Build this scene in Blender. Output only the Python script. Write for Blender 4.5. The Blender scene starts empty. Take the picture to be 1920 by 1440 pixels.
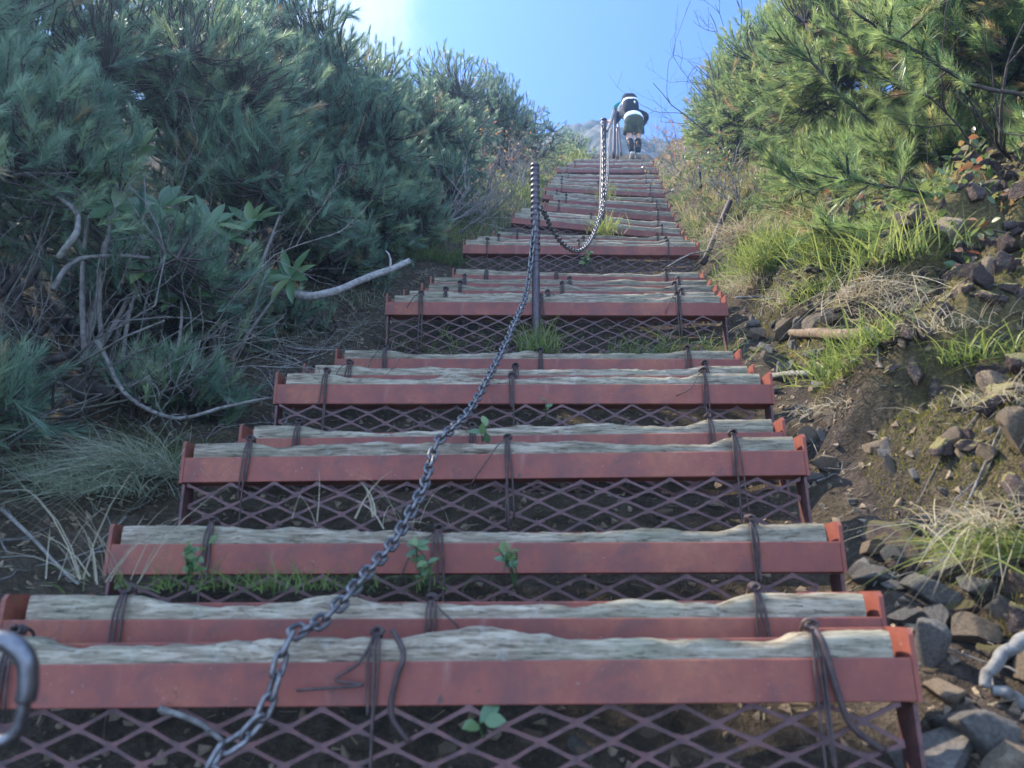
import bpy, math, random
import numpy as np
from mathutils import Vector, Matrix

# ------------------------------------------------------------------ frame
F = 1400.0                       # focal length in pixels of the 1920 x 1440 frame
PITCH = math.radians(16.0)
SP, CP = math.sin(PITCH), math.cos(PITCH)
CZ = 1.0
KS, K0 = 0.355, -0.78            # stair plane  up = KS*d + K0 ; path drifts right by 0.158 per metre
KX, X0 = 0.158, -0.30
rng = np.random.default_rng(7)
random.seed(7)
scene = bpy.context.scene
COL = scene.collection


def cw(x, d, y):
    """right / forward / up of the camera frame -> world (numpy or float)"""
    x, d, y = np.broadcast_arrays(np.asarray(x, float), np.asarray(d, float), np.asarray(y, float))
    return np.stack([x, d * CP - y * SP, CZ + d * SP + y * CP], axis=-1)


def at(px, py, d):
    return cw((px - 960) / F * d, d, (720 - py) / F * d)


def slope(u, d, h):
    """slope frame: u across, d forward, h above the stair plane"""
    u, d, h = (np.asarray(v, float) for v in (u, d, h))
    return cw(u + KX * d + X0, d, h + KS * d + K0)


# ------------------------------------------------------------------ noise
def _hash(ix, iy, iz, seed):
    n = (ix * 374761393 + iy * 668265263 + iz * 2147483647 + seed * 1274126177) & 0xFFFFFFFF
    n = ((n ^ (n >> 13)) * 1274126177) & 0xFFFFFFFF
    n = n ^ (n >> 16)
    return (n & 0xFFFF) / 32767.5 - 1.0


def vnoise(x, y, z=0.0, seed=0):
    x, y, z = np.broadcast_arrays(np.asarray(x, float), np.asarray(y, float), np.asarray(z, float))
    xi, yi, zi = np.floor(x).astype(np.int64), np.floor(y).astype(np.int64), np.floor(z).astype(np.int64)
    fx, fy, fz = x - xi, y - yi, z - zi
    fx, fy, fz = (f * f * (3 - 2 * f) for f in (fx, fy, fz))
    r = 0
    for a in (0, 1):
        wa = fx if a else 1 - fx
        for b in (0, 1):
            wb = fy if b else 1 - fy
            for c in (0, 1):
                wc = fz if c else 1 - fz
                r = r + wa * wb * wc * _hash(xi + a, yi + b, zi + c, seed)
    return r


def fbm(x, y, z=0.0, seed=0, octv=4):
    r, a, s = 0, 0.5, 1.0
    for i in range(octv):
        r = r + a * vnoise(np.asarray(x) * s, np.asarray(y) * s, np.asarray(z) * s, seed + i * 17)
        a *= 0.5
        s *= 2.03
    return r


def smooth(a, b, x):
    t = np.clip((x - a) / (b - a), 0, 1)
    return t * t * (3 - 2 * t)


# ------------------------------------------------------------------ objects
def tag(o, label=None, cat=None, group=None, kind=None):
    if label:
        o["label"] = label
    if cat:
        o["category"] = cat
    if group:
        o["group"] = group
    if kind:
        o["kind"] = kind
    return o


def empty(name, loc, label, cat, group=None):
    o = bpy.data.objects.new(name, None)
    o.empty_display_size = 0.1
    o.location = Vector([float(v) for v in loc])
    COL.objects.link(o)
    return tag(o, label, cat, group)


def base_of(parent):
    b = np.zeros(3)
    while parent is not None:
        b += np.array(parent.location)
        parent = parent.parent
    return b


def mesh_from(name, V, Fc, mat, smooth_=True, tint=None):
    """V (n,3); Fc: list of int arrays (k,3) or (k,4)"""
    me = bpy.data.meshes.new(name)
    V = np.asarray(V, dtype=np.float32)
    if not isinstance(Fc, (list, tuple)):
        Fc = [Fc]
    Fc = [np.asarray(f, dtype=np.int32) for f in Fc if len(f)]
    me.vertices.add(len(V))
    me.vertices.foreach_set("co", V.ravel())
    nl = sum(f.size for f in Fc)
    npoly = sum(len(f) for f in Fc)
    me.loops.add(nl)
    me.polygons.add(npoly)
    me.loops.foreach_set("vertex_index", np.concatenate([f.ravel() for f in Fc]))
    tot = np.concatenate([np.full(len(f), f.shape[1], dtype=np.int32) for f in Fc])
    st = np.concatenate([[0], np.cumsum(tot)[:-1]]).astype(np.int32)
    me.polygons.foreach_set("loop_start", st)
    me.polygons.foreach_set("use_smooth", np.full(npoly, bool(smooth_)))
    if tint is not None:
        a = me.attributes.new("tint", 'FLOAT', 'POINT')
        a.data.foreach_set("value", np.asarray(tint, dtype=np.float32))
    me.update(calc_edges=True)
    me.validate()
    if mat is not None:
        me.materials.append(mat)
    return me


def part(name, V, Fc, mat, parent=None, smooth_=True, tint=None):
    V = np.asarray(V, float)
    if parent is not None:
        org = base_of(parent)
        loc = None
    else:
        org = np.array([V[:, 0].mean(), V[:, 1].mean(), V[:, 2].min()])
    me = mesh_from(name, V - org, Fc, mat, smooth_, tint)
    o = bpy.data.objects.new(name, me)
    COL.objects.link(o)
    if parent is not None:
        o.parent = parent
    else:
        o.location = Vector(org)
    return o


class MB:
    """collects pieces into one mesh"""
    def __init__(self):
        self.V, self.Q, self.T, self.t, self.n = [], [], [], [], 0

    def add(self, V, Q=None, T=None, tint=None):
        V = np.asarray(V, float).reshape(-1, 3)
        if Q is not None and len(Q):
            self.Q.append(np.asarray(Q, int) + self.n)
        if T is not None and len(T):
            self.T.append(np.asarray(T, int) + self.n)
        self.V.append(V)
        if tint is None:
            tint = 0.5
        self.t.append(np.broadcast_to(np.asarray(tint, float), (len(V),)))
        self.n += len(V)

    def box(self, o, ax, ay, az):
        """corner o and three edge vectors"""
        o, ax, ay, az = (np.asarray(v, float) for v in (o, ax, ay, az))
        V = [o + i * ax + j * ay + k * az for k in (0, 1) for j in (0, 1) for i in (0, 1)]
        Q = [(0, 2, 3, 1), (4, 5, 7, 6), (0, 1, 5, 4), (2, 6, 7, 3), (0, 4, 6, 2), (1, 3, 7, 5)]
        self.add(V, Q)

    def tube(self, P, R, sides=6, cap=True, tint=None):
        P = np.asarray(P, float)
        n = len(P)
        R = np.broadcast_to(np.asarray(R, float), (n,))
        T = np.gradient(P, axis=0)
        T /= np.linalg.norm(T, axis=1)[:, None] + 1e-12
        a = np.array([0.13, 0.31, 0.94])
        if abs(T[0] @ a) > 0.9:
            a = np.array([0.94, 0.2, 0.1])
        N = np.empty_like(P)
        prev = a
        for i in range(n):
            v = prev - T[i] * (prev @ T[i])
            l = np.linalg.norm(v)
            if l < 1e-6:
                v = np.cross(T[i], [0.3, 0.5, 0.8]); l = np.linalg.norm(v)
            N[i] = v / l
            prev = N[i]
        B = np.cross(T, N)
        ang = np.arange(sides) * 2 * math.pi / sides
        ring = (np.cos(ang)[None, :, None] * N[:, None, :] + np.sin(ang)[None, :, None] * B[:, None, :])
        V = (P[:, None, :] + ring * R[:, None, None]).reshape(-1, 3)
        i = np.arange(n - 1)[:, None] * sides
        j = np.arange(sides)[None, :]
        j2 = (j + 1) % sides
        Q = np.stack([i + j, i + j2, i + sides + j2, i + sides + j], -1).reshape(-1, 4)
        Tt = []
        if cap:
            V = np.concatenate([V, P[:1], P[-1:]])
            c0, c1 = n * sides, n * sides + 1
            for k in range(sides):
                k2 = (k + 1) % sides
                Tt.append((c0, k2, k))
                Tt.append((c1, (n - 1) * sides + k, (n - 1) * sides + k2))
        self.add(V, Q, Tt, tint)

    def build(self, name, mat, parent=None, smooth_=True, tint=False):
        V = np.concatenate(self.V)
        Fc = []
        if self.Q:
            Fc.append(np.concatenate(self.Q))
        if self.T:
            Fc.append(np.concatenate(self.T))
        return part(name, V, Fc, mat, parent, smooth_, np.concatenate(self.t) if tint else None)


def bez(p0, p1, p2, n):
    t = np.linspace(0, 1, n)[:, None]
    return (1 - t) ** 2 * np.asarray(p0) + 2 * t * (1 - t) * np.asarray(p1) + t * t * np.asarray(p2)


def spline(pts, per=8):
    """Catmull-Rom through pts"""
    P = np.asarray(pts, float)
    P = np.concatenate([[2 * P[0] - P[1]], P, [2 * P[-1] - P[-2]]])
    out = []
    t = np.linspace(0, 1, per, endpoint=False)[:, None]
    for i in range(1, len(P) - 2):
        a, b, c, d = P[i - 1], P[i], P[i + 1], P[i + 2]
        out.append(0.5 * (2 * b + (c - a) * t + (2 * a - 5 * b + 4 * c - d) * t ** 2 + (3 * b - a - 3 * c + d) * t ** 3))
    out.append(P[-2:-1])
    return np.concatenate(out)


# ------------------------------------------------------------------ materials
class Mat:
    def __init__(self, name):
        self.m = bpy.data.materials.new(name)
        self.m.use_nodes = True
        self.nt = self.m.node_tree
        self.b = self.nt.nodes["Principled BSDF"]
        self.out = self.nt.nodes["Material Output"]

    def n(self, t, **kw):
        nd = self.nt.nodes.new(t)
        for k, v in kw.items():
            if k in nd.inputs:
                nd.inputs[k].default_value = v
            else:
                setattr(nd, k, v)
        return nd

    def l(self, a, b):
        self.nt.links.new(a, b)

    def coord(self, scale=(1, 1, 1), which="Object"):
        tc = self.n("ShaderNodeTexCoord")
        mp = self.n("ShaderNodeMapping")
        mp.inputs["Scale"].default_value = scale
        self.l(tc.outputs[which], mp.inputs["Vector"])
        return mp.outputs[0]

    def noise(self, vec, scale, detail=4, rough=0.55, dist=0.0):
        nd = self.n("ShaderNodeTexNoise")
        nd.inputs["Scale"].default_value = scale
        nd.inputs["Detail"].default_value = detail
        nd.inputs["Roughness"].default_value = rough
        nd.inputs["Distortion"].default_value = dist
        self.l(vec, nd.inputs["Vector"])
        return nd.outputs["Fac"]

    def ramp(self, fac, stops):
        r = self.n("ShaderNodeValToRGB")
        e = r.color_ramp.elements
        while len(e) < len(stops):
            e.new(0.5)
        for el, (p, c) in zip(e, stops):
            el.position = p
            el.color = (*c, 1) if len(c) == 3 else c
        self.l(fac, r.inputs[0])
        return r.outputs[0]

    def mix(self, fac, a, b, mode='MIX'):
        m = self.n("ShaderNodeMix", data_type='RGBA', blend_type=mode)
        if isinstance(fac, (int, float)):
            m.inputs[0].default_value = fac
        else:
            self.l(fac, m.inputs[0])
        for s, v in ((m.inputs[6], a), (m.inputs[7], b)):
            if isinstance(v, tuple):
                s.default_value = (*v, 1)
            else:
                self.l(v, s)
        return m.outputs[2]

    def bump(self, h, strength=0.5, dist=0.01):
        b = self.n("ShaderNodeBump")
        b.inputs["Strength"].default_value = strength
        b.inputs["Distance"].default_value = dist
        self.l(h, b.inputs["Height"])
        self.l(b.outputs[0], self.b.inputs["Normal"])

    def base(self, c, rough=0.7, metal=0.0, spec=0.4):
        if isinstance(c, tuple):
            self.b.inputs["Base Color"].default_value = (*c, 1)
        else:
            self.l(c, self.b.inputs["Base Color"])
        self.b.inputs["Roughness"].default_value = rough
        self.b.inputs["Metallic"].default_value = metal
        self.b.inputs["Specular IOR Level"].default_value = spec
        return self.m


def m_red():
    m = Mat("red_paint")
    v = m.coord(which="Object")
    n1 = m.noise(v, 4.0, 6, 0.65)
    n2 = m.noise(v, 45.0, 5, 0.7)
    n3 = m.noise(v, 11.0, 6, 0.7, 0.6)
    c = m.ramp(n1, [(0.28, (0.125, 0.033, 0.024)), (0.5, (0.21, 0.054, 0.031)), (0.68, (0.28, 0.088, 0.042)), (0.85, (0.32, 0.12, 0.07))])
    c = m.mix(m.ramp(n2, [(0.35, (0, 0, 0)), (0.7, (0.45, 0.45, 0.45))]), c, (0.12, 0.034, 0.03))
    rust = m.ramp(n3, [(0.51, (0, 0, 0)), (0.57, (0.25, 0.25, 0.25)), (0.66, (0.55, 0.55, 0.55))])
    c = m.mix(rust, c, (0.085, 0.036, 0.032))
    vs = m.coord((5, 30, 0.9))
    st = m.ramp(m.noise(vs, 5.0, 4, 0.6), [(0.62, (0, 0, 0)), (0.75, (0.35, 0.35, 0.35))])
    c = m.mix(st, c, (0.27, 0.15, 0.12))
    ch = m.noise(v, 30, 7, 0.75, 0.3)
    chip = m.ramp(ch, [(0.63, (0, 0, 0)), (0.66, (1, 1, 1))])
    c = m.mix(chip, c, (0.075, 0.035, 0.025))
    sp = m.ramp(m.noise(v, 160, 2, 0.5), [(0.70, (0, 0, 0)), (0.76, (0.7, 0.7, 0.7))])
    c = m.mix(sp, c, (0.30, 0.22, 0.18))
    m.bump(ch, 0.35, 0.003)
    return m.base(c, 0.6, 0, 0.35)


def m_wood(name, a, b, c3, sc=(3.0, 40, 40), lichen=0.0):
    m = Mat(name)
    v = m.coord(sc)
    oi = m.n("ShaderNodeObjectInfo")
    ad = m.n("ShaderNodeVectorMath", operation='ADD')
    m.l(v, ad.inputs[0])
    cm = m.n("ShaderNodeCombineXYZ")
    mu = m.n("ShaderNodeMath", operation='MULTIPLY')
    mu.inputs[1].default_value = 57.0
    m.l(oi.outputs["Random"], mu.inputs[0])
    m.l(mu.outputs[0], cm.inputs[0])
    m.l(cm.outputs[0], ad.inputs[1])
    v = ad.outputs[0]
    g = m.noise(v, 1.3, 8, 0.7, 0.5)
    c = m.ramp(g, [(0.32, a), (0.47, b), (0.62, c3), (0.8, b)])
    big = m.noise(m.coord(), 5.0, 4, 0.6)
    c = m.mix(m.ramp(big, [(0.45, (0, 0, 0)), (0.7, (0.55, 0.55, 0.55))]), c, (0.17, 0.165, 0.10))
    cr = m.noise(v, 3.1, 3, 0.8, 0.3)
    crk = m.ramp(cr, [(0.33, (0.45, 0.42, 0.38)), (0.43, (1, 1, 1))])
    c = m.mix(1.0, c, crk, 'MULTIPLY')
    vk = m.n("ShaderNodeTexVoronoi")
    mk = m.coord((7, 26, 26))
    ak = m.n("ShaderNodeVectorMath", operation='ADD')
    m.l(mk, ak.inputs[0]); m.l(cm.outputs[0], ak.inputs[1])
    m.l(ak.outputs[0], vk.inputs["Vector"]); vk.inputs["Scale"].default_value = 1.0
    kn = m.ramp(vk.outputs["Distance"], [(0.10, (0.3, 0.25, 0.2)), (0.2, (1, 1, 1))])
    kb_ = m.noise(ak.outputs[0], .35, 2)
    c = m.mix(m.ramp(kb_, [(0.52, (0, 0, 0)), (0.6, (.8, .8, .8))]), c, m.mix(1.0, c, kn, 'MULTIPLY'))
    lich = m.noise(m.coord((1, 1, 1)), 34, 5, 0.7)
    c = m.mix(m.ramp(lich, [(0.55, (0, 0, 0)), (0.68, (lichen, lichen, lichen))]), c, (0.48, 0.46, 0.38))
    hv = m.n("ShaderNodeHueSaturation")
    mv = m.n("ShaderNodeMapRange"); mv.inputs[3].default_value = .72; mv.inputs[4].default_value = 1.18
    m.l(oi.outputs["Random"], mv.inputs[0]); m.l(mv.outputs[0], hv.inputs["Value"]); m.l(c, hv.inputs["Color"])
    c = hv.outputs[0]
    mh = m.n("ShaderNodeMath", operation='ADD')
    m.l(g, mh.inputs[0]); m.l(crk, mh.inputs[1])
    m.bump(mh.outputs[0], 0.7, 0.006)
    return m.base(c, 0.85, 0, 0.25)


def m_metal(name, a, b, rough=0.45, metal=0.7, sc=60):
    m = Mat(name)
    n1 = m.noise(m.coord(), sc, 4, 0.6)
    c = m.ramp(n1, [(0.35, a), (0.65, b)])
    m.bump(n1, 0.2, 0.002)
    return m.base(c, rough, metal, 0.5)


def m_leaf(name, stops, trans=0.35, rough=0.45, spec=0.4):
    m = Mat(name)
    at_ = m.n("ShaderNodeAttribute", attribute_name="tint")
    c = m.ramp(at_.outputs["Fac"], stops)
    m.base(c, rough, 0, spec)
    tr = m.n("ShaderNodeBsdfTranslucent")
    hs = m.n("ShaderNodeHueSaturation")
    hs.inputs["Value"].default_value = 1.5
    hs.inputs["Hue"].default_value = 0.485
    m.l(c, hs.inputs["Color"])
    m.l(hs.outputs[0], tr.inputs["Color"])
    mx = m.n("ShaderNodeMixShader")
    mx.inputs[0].default_value = trans
    m.l(m.b.outputs[0], mx.inputs[1]); m.l(tr.outputs[0], mx.inputs[2])
    m.l(mx.outputs[0], m.out.inputs["Surface"])
    return m.m


def m_bark(name, a, b, sc=25):
    m = Mat(name)
    n1 = m.noise(m.coord((1, 1, 1)), sc, 5, 0.7)
    c = m.ramp(n1, [(0.35, a), (0.65, b)])
    m.bump(n1, 0.6, 0.006)
    return m.base(c, 0.85, 0, 0.2)


def m_rock(name, a, b, c3, mossy=0.0):
    m = Mat(name)
    v = m.coord()
    oi = m.n("ShaderNodeObjectInfo")
    n1 = m.noise(v, 9, 6, 0.7)
    n2 = m.noise(v, 60, 4, 0.7)
    c = m.ramp(n1, [(0.3, a), (0.5, b), (0.72, c3)])
    c = m.mix(m.ramp(n2, [(0.4, (0, 0, 0)), (0.7, (0.5, 0.5, 0.5))]), c, a)
    hs = m.n("ShaderNodeHueSaturation")
    mr = m.n("ShaderNodeMapRange")
    mr.inputs[3].default_value = 0.65; mr.inputs[4].default_value = 1.3
    m.l(oi.outputs["Random"], mr.inputs[0])
    m.l(mr.outputs[0], hs.inputs["Value"])
    m.l(c, hs.inputs["Color"])
    ad = m.n("ShaderNodeMath", operation='ADD')
    m.l(n1, ad.inputs[0]); m.l(n2, ad.inputs[1])
    m.bump(ad.outputs[0], 0.9, 0.012)
    col = hs.outputs[0]
    if mossy:
        geo = m.n("ShaderNodeNewGeometry")
        sx = m.n("ShaderNodeSeparateXYZ")
        m.l(geo.outputs["Normal"], sx.inputs[0])
        nm = m.noise(m.coord((1, 1, 1), "Object"), 3.0, 4, .6)
        am = m.n("ShaderNodeMath", operation='ADD')
        m.l(sx.outputs[2], am.inputs[0]); m.l(nm, am.inputs[1])
        col = m.mix(m.ramp(am.outputs[0], [(.85, (0, 0, 0)), (1.0, (mossy, mossy, mossy))]), col, (0.16, 0.13, 0.045))
    return m.base(col, 0.9, 0, 0.25)


def m_ground():
    m = Mat("mountain_soil")
    v = m.coord()
    geo = m.n("ShaderNodeNewGeometry")
    n1 = m.noise(v, 2.2, 6, 0.65)
    n2 = m.noise(v, 22, 6, 0.7)
    n3 = m.noise(v, 90, 4, 0.7)
    soil = m.ramp(n2, [(0.3, (0.022, 0.016, 0.012)), (0.5, (0.052, 0.037, 0.028)), (0.7, (0.115, 0.083, 0.062))])
    soil = m.mix(m.ramp(n3, [(0.5, (0, 0, 0)), (0.72, (0.45, 0.45, 0.45))]), soil, (0.13, 0.1, 0.075))
    moss = m.ramp(n3, [(0.3, (0.06, 0.05, 0.02)), (0.55, (0.14, 0.105, 0.042)), (0.75, (0.25, 0.18, 0.075))])
    a = m.n("ShaderNodeAttribute", attribute_name="tint")
    mm = m.n("ShaderNodeMath", operation='MULTIPLY')
    m.l(m.ramp(n1, [(0.36, (0, 0, 0)), (0.48, (1, 1, 1))]), mm.inputs[0])
    m.l(a.outputs["Fac"], mm.inputs[1])
    c = m.mix(mm.outputs[0], soil, moss)
    ad = m.n("ShaderNodeMath", operation='ADD')
    m.l(n2, ad.inputs[0]); m.l(n3, ad.inputs[1])
    m.bump(ad.outputs[0], 0.9, 0.03)
    return m.base(c, 0.95, 0, 0.15)


def m_plain(name, c, rough=0.8, metal=0.0, sc=120, var=0.25):
    m = Mat(name)
    n1 = m.noise(m.coord(), sc, 3, 0.6)
    lo = tuple(v * (1 - var) for v in c)
    hi = tuple(min(1, v * (1 + var)) for v in c)
    cc = m.ramp(n1, [(0.35, lo), (0.65, hi)])
    m.bump(n1, 0.2, 0.003)
    return m.base(cc, rough, metal, 0.12)


M = dict(
    red=m_red(),
    log=m_wood("weathered_log", (0.075, 0.052, 0.035), (0.215, 0.162, 0.107), (0.39, 0.31, 0.215), (8.0, 80, 80), .2),
    dead=m_wood("dead_wood", (0.07, 0.06, 0.052), (0.14, 0.122, 0.105), (0.23, 0.205, 0.18), (30, 30, 30)),
    brownwood=m_wood("brown_wood", (0.07, 0.04, 0.025), (0.15, 0.095, 0.06), (0.24, 0.16, 0.10), (30, 30, 30)),
    limb=m_bark("pale_bark", (0.13, 0.115, 0.10), (0.30, 0.27, 0.24), 60),
    driftwood=m_wood("bleached_wood", (0.10, 0.085, 0.07), (0.20, 0.175, 0.145), (0.30, 0.265, 0.225), (30, 30, 30)),
    wire=m_metal("rusty_wire", (0.035, 0.022, 0.02), (0.085, 0.05, 0.04), 0.7, 0.3),
    mesh=m_metal("painted_mesh", (0.05, 0.020, 0.018), (0.115, 0.042, 0.034), 0.6, 0.0),
    chain=m_metal("chain_steel", (0.09, 0.08, 0.078), (0.22, 0.20, 0.19), 0.42, 0.75),
    post=m_metal("post_steel", (0.045, 0.035, 0.04), (0.10, 0.07, 0.07), 0.5, 0.4),
    shiny=m_metal("worn_steel", (0.12, 0.115, 0.115), (0.22, 0.21, 0.21), 0.36, 0.9),
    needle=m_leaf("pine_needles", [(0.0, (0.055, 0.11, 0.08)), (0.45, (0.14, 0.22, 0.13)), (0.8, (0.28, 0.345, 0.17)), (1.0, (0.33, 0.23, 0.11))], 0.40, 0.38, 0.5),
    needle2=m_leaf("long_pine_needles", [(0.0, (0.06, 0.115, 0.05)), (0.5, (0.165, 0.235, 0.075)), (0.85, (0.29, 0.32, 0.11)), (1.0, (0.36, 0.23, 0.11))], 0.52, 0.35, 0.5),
    leaf=m_leaf("broad_leaf", [(0.0, (0.03, 0.075, 0.03)), (0.5, (0.07, 0.13, 0.05)), (1.0, (0.16, 0.2, 0.06))], 0.3, 0.35, 0.5),
    cover=m_leaf("cover_leaf", [(0.0, (0.05, 0.09, 0.02)), (0.5, (0.13, 0.17, 0.05)), (0.8, (0.26, 0.2, 0.07)), (1.0, (0.25, 0.09, 0.04))], 0.35, 0.3, 0.5),
    autumn=m_leaf("autumn_leaf", [(0.0, (0.2, 0.16, 0.06)), (0.5, (0.32, 0.2, 0.08)), (1.0, (0.35, 0.12, 0.06))], 0.4, 0.5, 0.3),
    grass=m_leaf("green_grass", [(0.0, (0.04, 0.08, 0.02)), (0.5, (0.11, 0.16, 0.035)), (1.0, (0.24, 0.26, 0.07))], 0.45, 0.45, 0.4),
    straw=m_leaf("dry_grass", [(0.0, (0.12, 0.10, 0.06)), (0.5, (0.28, 0.23, 0.14)), (1.0, (0.42, 0.36, 0.24))], 0.35, 0.6, 0.3),
    bleached=m_bark("bleached_bark", (0.09, 0.08, 0.07), (0.21, 0.19, 0.165), 30),
    sedge=m_leaf("sedge", [(0.0, (0.10, 0.13, 0.07)), (0.5, (0.25, 0.27, 0.17)), (1.0, (0.45, 0.43, 0.31))], 0.35, 0.5, 0.3),
    herb=m_leaf("mixed_herbs", [(0.0, (0.05, 0.09, 0.025)), (0.4, (0.15, 0.18, 0.05)), (0.7, (0.27, 0.23, 0.11)), (1.0, (0.36, 0.26, 0.15))], 0.4, 0.5, 0.3),
    bark=m_bark("dark_bark", (0.028, 0.021, 0.018), (0.085, 0.064, 0.054)),
    twig=m_bark("grey_twig", (0.13, 0.11, 0.095), (0.30, 0.26, 0.23), 40),
    rock=m_rock("grey_brown_rock", (0.10, 0.085, 0.07), (0.21, 0.18, 0.15), (0.34, 0.29, 0.23)),
    ochre=m_rock("ochre_rock", (0.13, 0.085, 0.05), (0.28, 0.2, 0.13), (0.42, 0.33, 0.22)),
    lava=m_rock("dark_lava_rock", (0.04, 0.027, 0.022), (0.10, 0.066, 0.052), (0.19, 0.13, 0.095), .8),
    moss=m_leaf("moss_tips", [(0.0, (0.05, 0.055, 0.014)), (0.5, (0.17, 0.155, 0.038)), (1.0, (0.38, 0.30, 0.09))], 0.3, 0.8, 0.15),
    ground=m_ground(),
)

# ------------------------------------------------------------------ ground
def ledge(u, d):
    """position between two small ledges of the cut bank: 0 at the foot of a riser, then up and along the tread"""
    q = (d + 0.30 * (u - 1) + 0.20 * fbm(u * 2.1, d * 2.1, 0, 19, 3)) / 0.52 + 0.55
    return q - np.floor(q)


def ground_h(u, d):
    u = np.asarray(u, float); d = np.asarray(d, float)
    cor = -0.15 + 0.15 * smooth(12.6, 13.6, d)
    inside = cor + 0.02 * fbm(u * 9, d * 9, 0, 3)
    ur = u - 0.77 - 0.10 * fbm(d * 1.3, 3.1, 0, 5) - 0.10 * smooth(2.0, 1.0, d)
    right = -0.10 + 0.55 * np.clip(ur - 0.08, 0, 1.6) + 0.28 * np.clip(ur - 0.08, 0, .35) + 0.10 * np.clip(ur - 1.7, 0, 40)
    bil = np.abs(fbm(u * 3.2, d * 3.2, 0, 11)) * 2
    bil2 = np.abs(fbm(u * 8.5, d * 8.5, 0, 13)) * 2
    w = smooth(0.02, 0.25, ur)
    right = right + w * (0.13 * (bil - 0.3) + 0.06 * (bil2 - 0.25)) + 0.03 * fbm(u * 12, d * 12, 0, 8) + w * 0.03 * fbm(u * 26, d * 26, 0, 9, 3)
    fr = ledge(u, d)
    right = right + w * smooth(4.2, 3.4, d) * 0.20 * (smooth(0.0, 0.11, fr) - fr)
    ul = -u - 0.74
    left = -0.13 + 0.26 * np.clip(ul, 0, 1.8) + 0.1 * np.clip(ul - 1.8, 0, 40) + 0.09 * fbm(u * 2.5, d * 2.5, 0, 21) * smooth(0, 0.4, ul) + 0.04 * fbm(u * 11, d * 11, 0, 22)
    h = np.where(u > 0.74, right, np.where(u < -0.74, left, inside))
    # blend at the seams
    k = smooth(0.68, 0.80, u)
    h = np.where((u > 0.66) & (u < 0.82), (1 - k) * inside + k * right, h)
    k = smooth(0.68, 0.80, -u)
    h = np.where((u < -0.66) & (u > -0.82), (1 - k) * inside + k * left, h)
    # the crest: the slope eases off beyond the hiker
    e = np.clip(d - 16.5, 0, None)
    h = h - 0.33 * e + 0.0006 * np.clip(e, 0, 60) ** 2 * 0.2
    return h


_dm = np.concatenate([np.arange(.6, 6, .004), np.arange(6, 20, .02)])


def on_ground(px, py, lift=0.0):
    """where the sight line through a pixel of the photo meets the ground"""
    x = (px - 960) / F * _dm
    y = (720 - py) / F * _dm
    u = x - KX * _dm - X0
    h = y - KS * _dm - K0
    hit = np.nonzero(h < ground_h(u, _dm))[0]
    k = hit[0] if len(hit) else len(_dm) - 1
    return slope(u[k], _dm[k], ground_h(u[k], _dm[k]) + lift), _dm[k]


def gpos(u, d, lift=0.0):
    return slope(u, d, ground_h(u, d) + lift)


def build_ground():
    ua = np.concatenate([-1.0 * np.geomspace(18, 3.2, 24), np.arange(-3.1, -0.8, 0.05), np.arange(-0.8, 0.7, 0.06),
                         np.arange(0.7, 2.4, 0.018), np.geomspace(2.45, 24, 40)])
    da = np.concatenate([np.linspace(-8, 0.4, 20), np.arange(0.5, 3.6, 0.018), np.arange(3.6, 6.5, 0.04), np.arange(6.5, 17, 0.12), np.geomspace(17.2, 46, 30)])
    U, D = np.meshgrid(ua, da)
    H = ground_h(U, D)
    P = slope(U, D, H).reshape(-1, 3)
    nu, nd = len(ua), len(da)
    i = np.arange(nd - 1)[:, None] * nu
    j = np.arange(nu - 1)[None, :]
    Q = np.stack([i + j, i + j + 1, i + nu + j + 1, i + nu + j], -1).reshape(-1, 4)
    moss = np.where(U > 0.8, 1.0 * smooth(0.8, 1.1, U), 0.25) * (0.6 + 0.4 * smooth(1.2, 2.0, D))
    o = part("ground", P, Q, M["ground"], None, True, moss.ravel())
    tag(o, kind="structure")
    return o


build_ground()

# ------------------------------------------------------------------ far mountain
def build_mountain():
    xs = np.linspace(-16, 28, 260)
    ds = np.linspace(36, 60, 100)
    X, D = np.meshgrid(xs, ds)
    ridge_px = (X / 46 * F + 960)
    prof_x = [0, 700, 980, 1060, 1085, 1110, 1135, 1160, 1200, 1240, 1300, 1420, 1920]
    prof_y = [330, 300, 262, 234, 228, 221, 228, 240, 258, 268, 276, 300, 330]
    py = np.interp(ridge_px, prof_x, prof_y)
    top = (720 - py) / F * 46
    fall = np.abs(D - 46) * 0.55
    Y = top - fall + 1.0 * fbm(X / 2.8, D / 2.8, 0, 31, 5) - .5 * np.abs(fbm(X / 1.2, D / 1.8, 0, 37, 4)) + .2 + .35 * fbm(X / .5, D / .5, 0, 33, 4)
    P = cw(X, D, Y).reshape(-1, 3)
    nu, nd = X.shape[1], X.shape[0]
    i = np.arange(nd - 1)[:, None] * nu
    j = np.arange(nu - 1)[None, :]
    Q = np.stack([i + j, i + j + 1, i + nu + j + 1, i + nu + j], -1).reshape(-1, 4)
    m = Mat("mountain_rock")
    n1 = m.noise(m.coord(), 0.6, 8, 0.7)
    c = m.ramp(n1, [(0.38, (0.03, 0.045, 0.032)), (0.5, (0.075, 0.075, 0.06)), (0.62, (0.16, 0.14, 0.12))])
    m.bump(n1, 1.0, .3)
    o = part("mountain", P, Q, m.base(c, 0.9, 0, 0.2))
    tag(o, kind="structure")


build_mountain()

# ------------------------------------------------------------------ stair steps
V_UP = np.array([0, 0, 1.0])
H_FWD = np.array([0, 1.0, 0])
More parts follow.
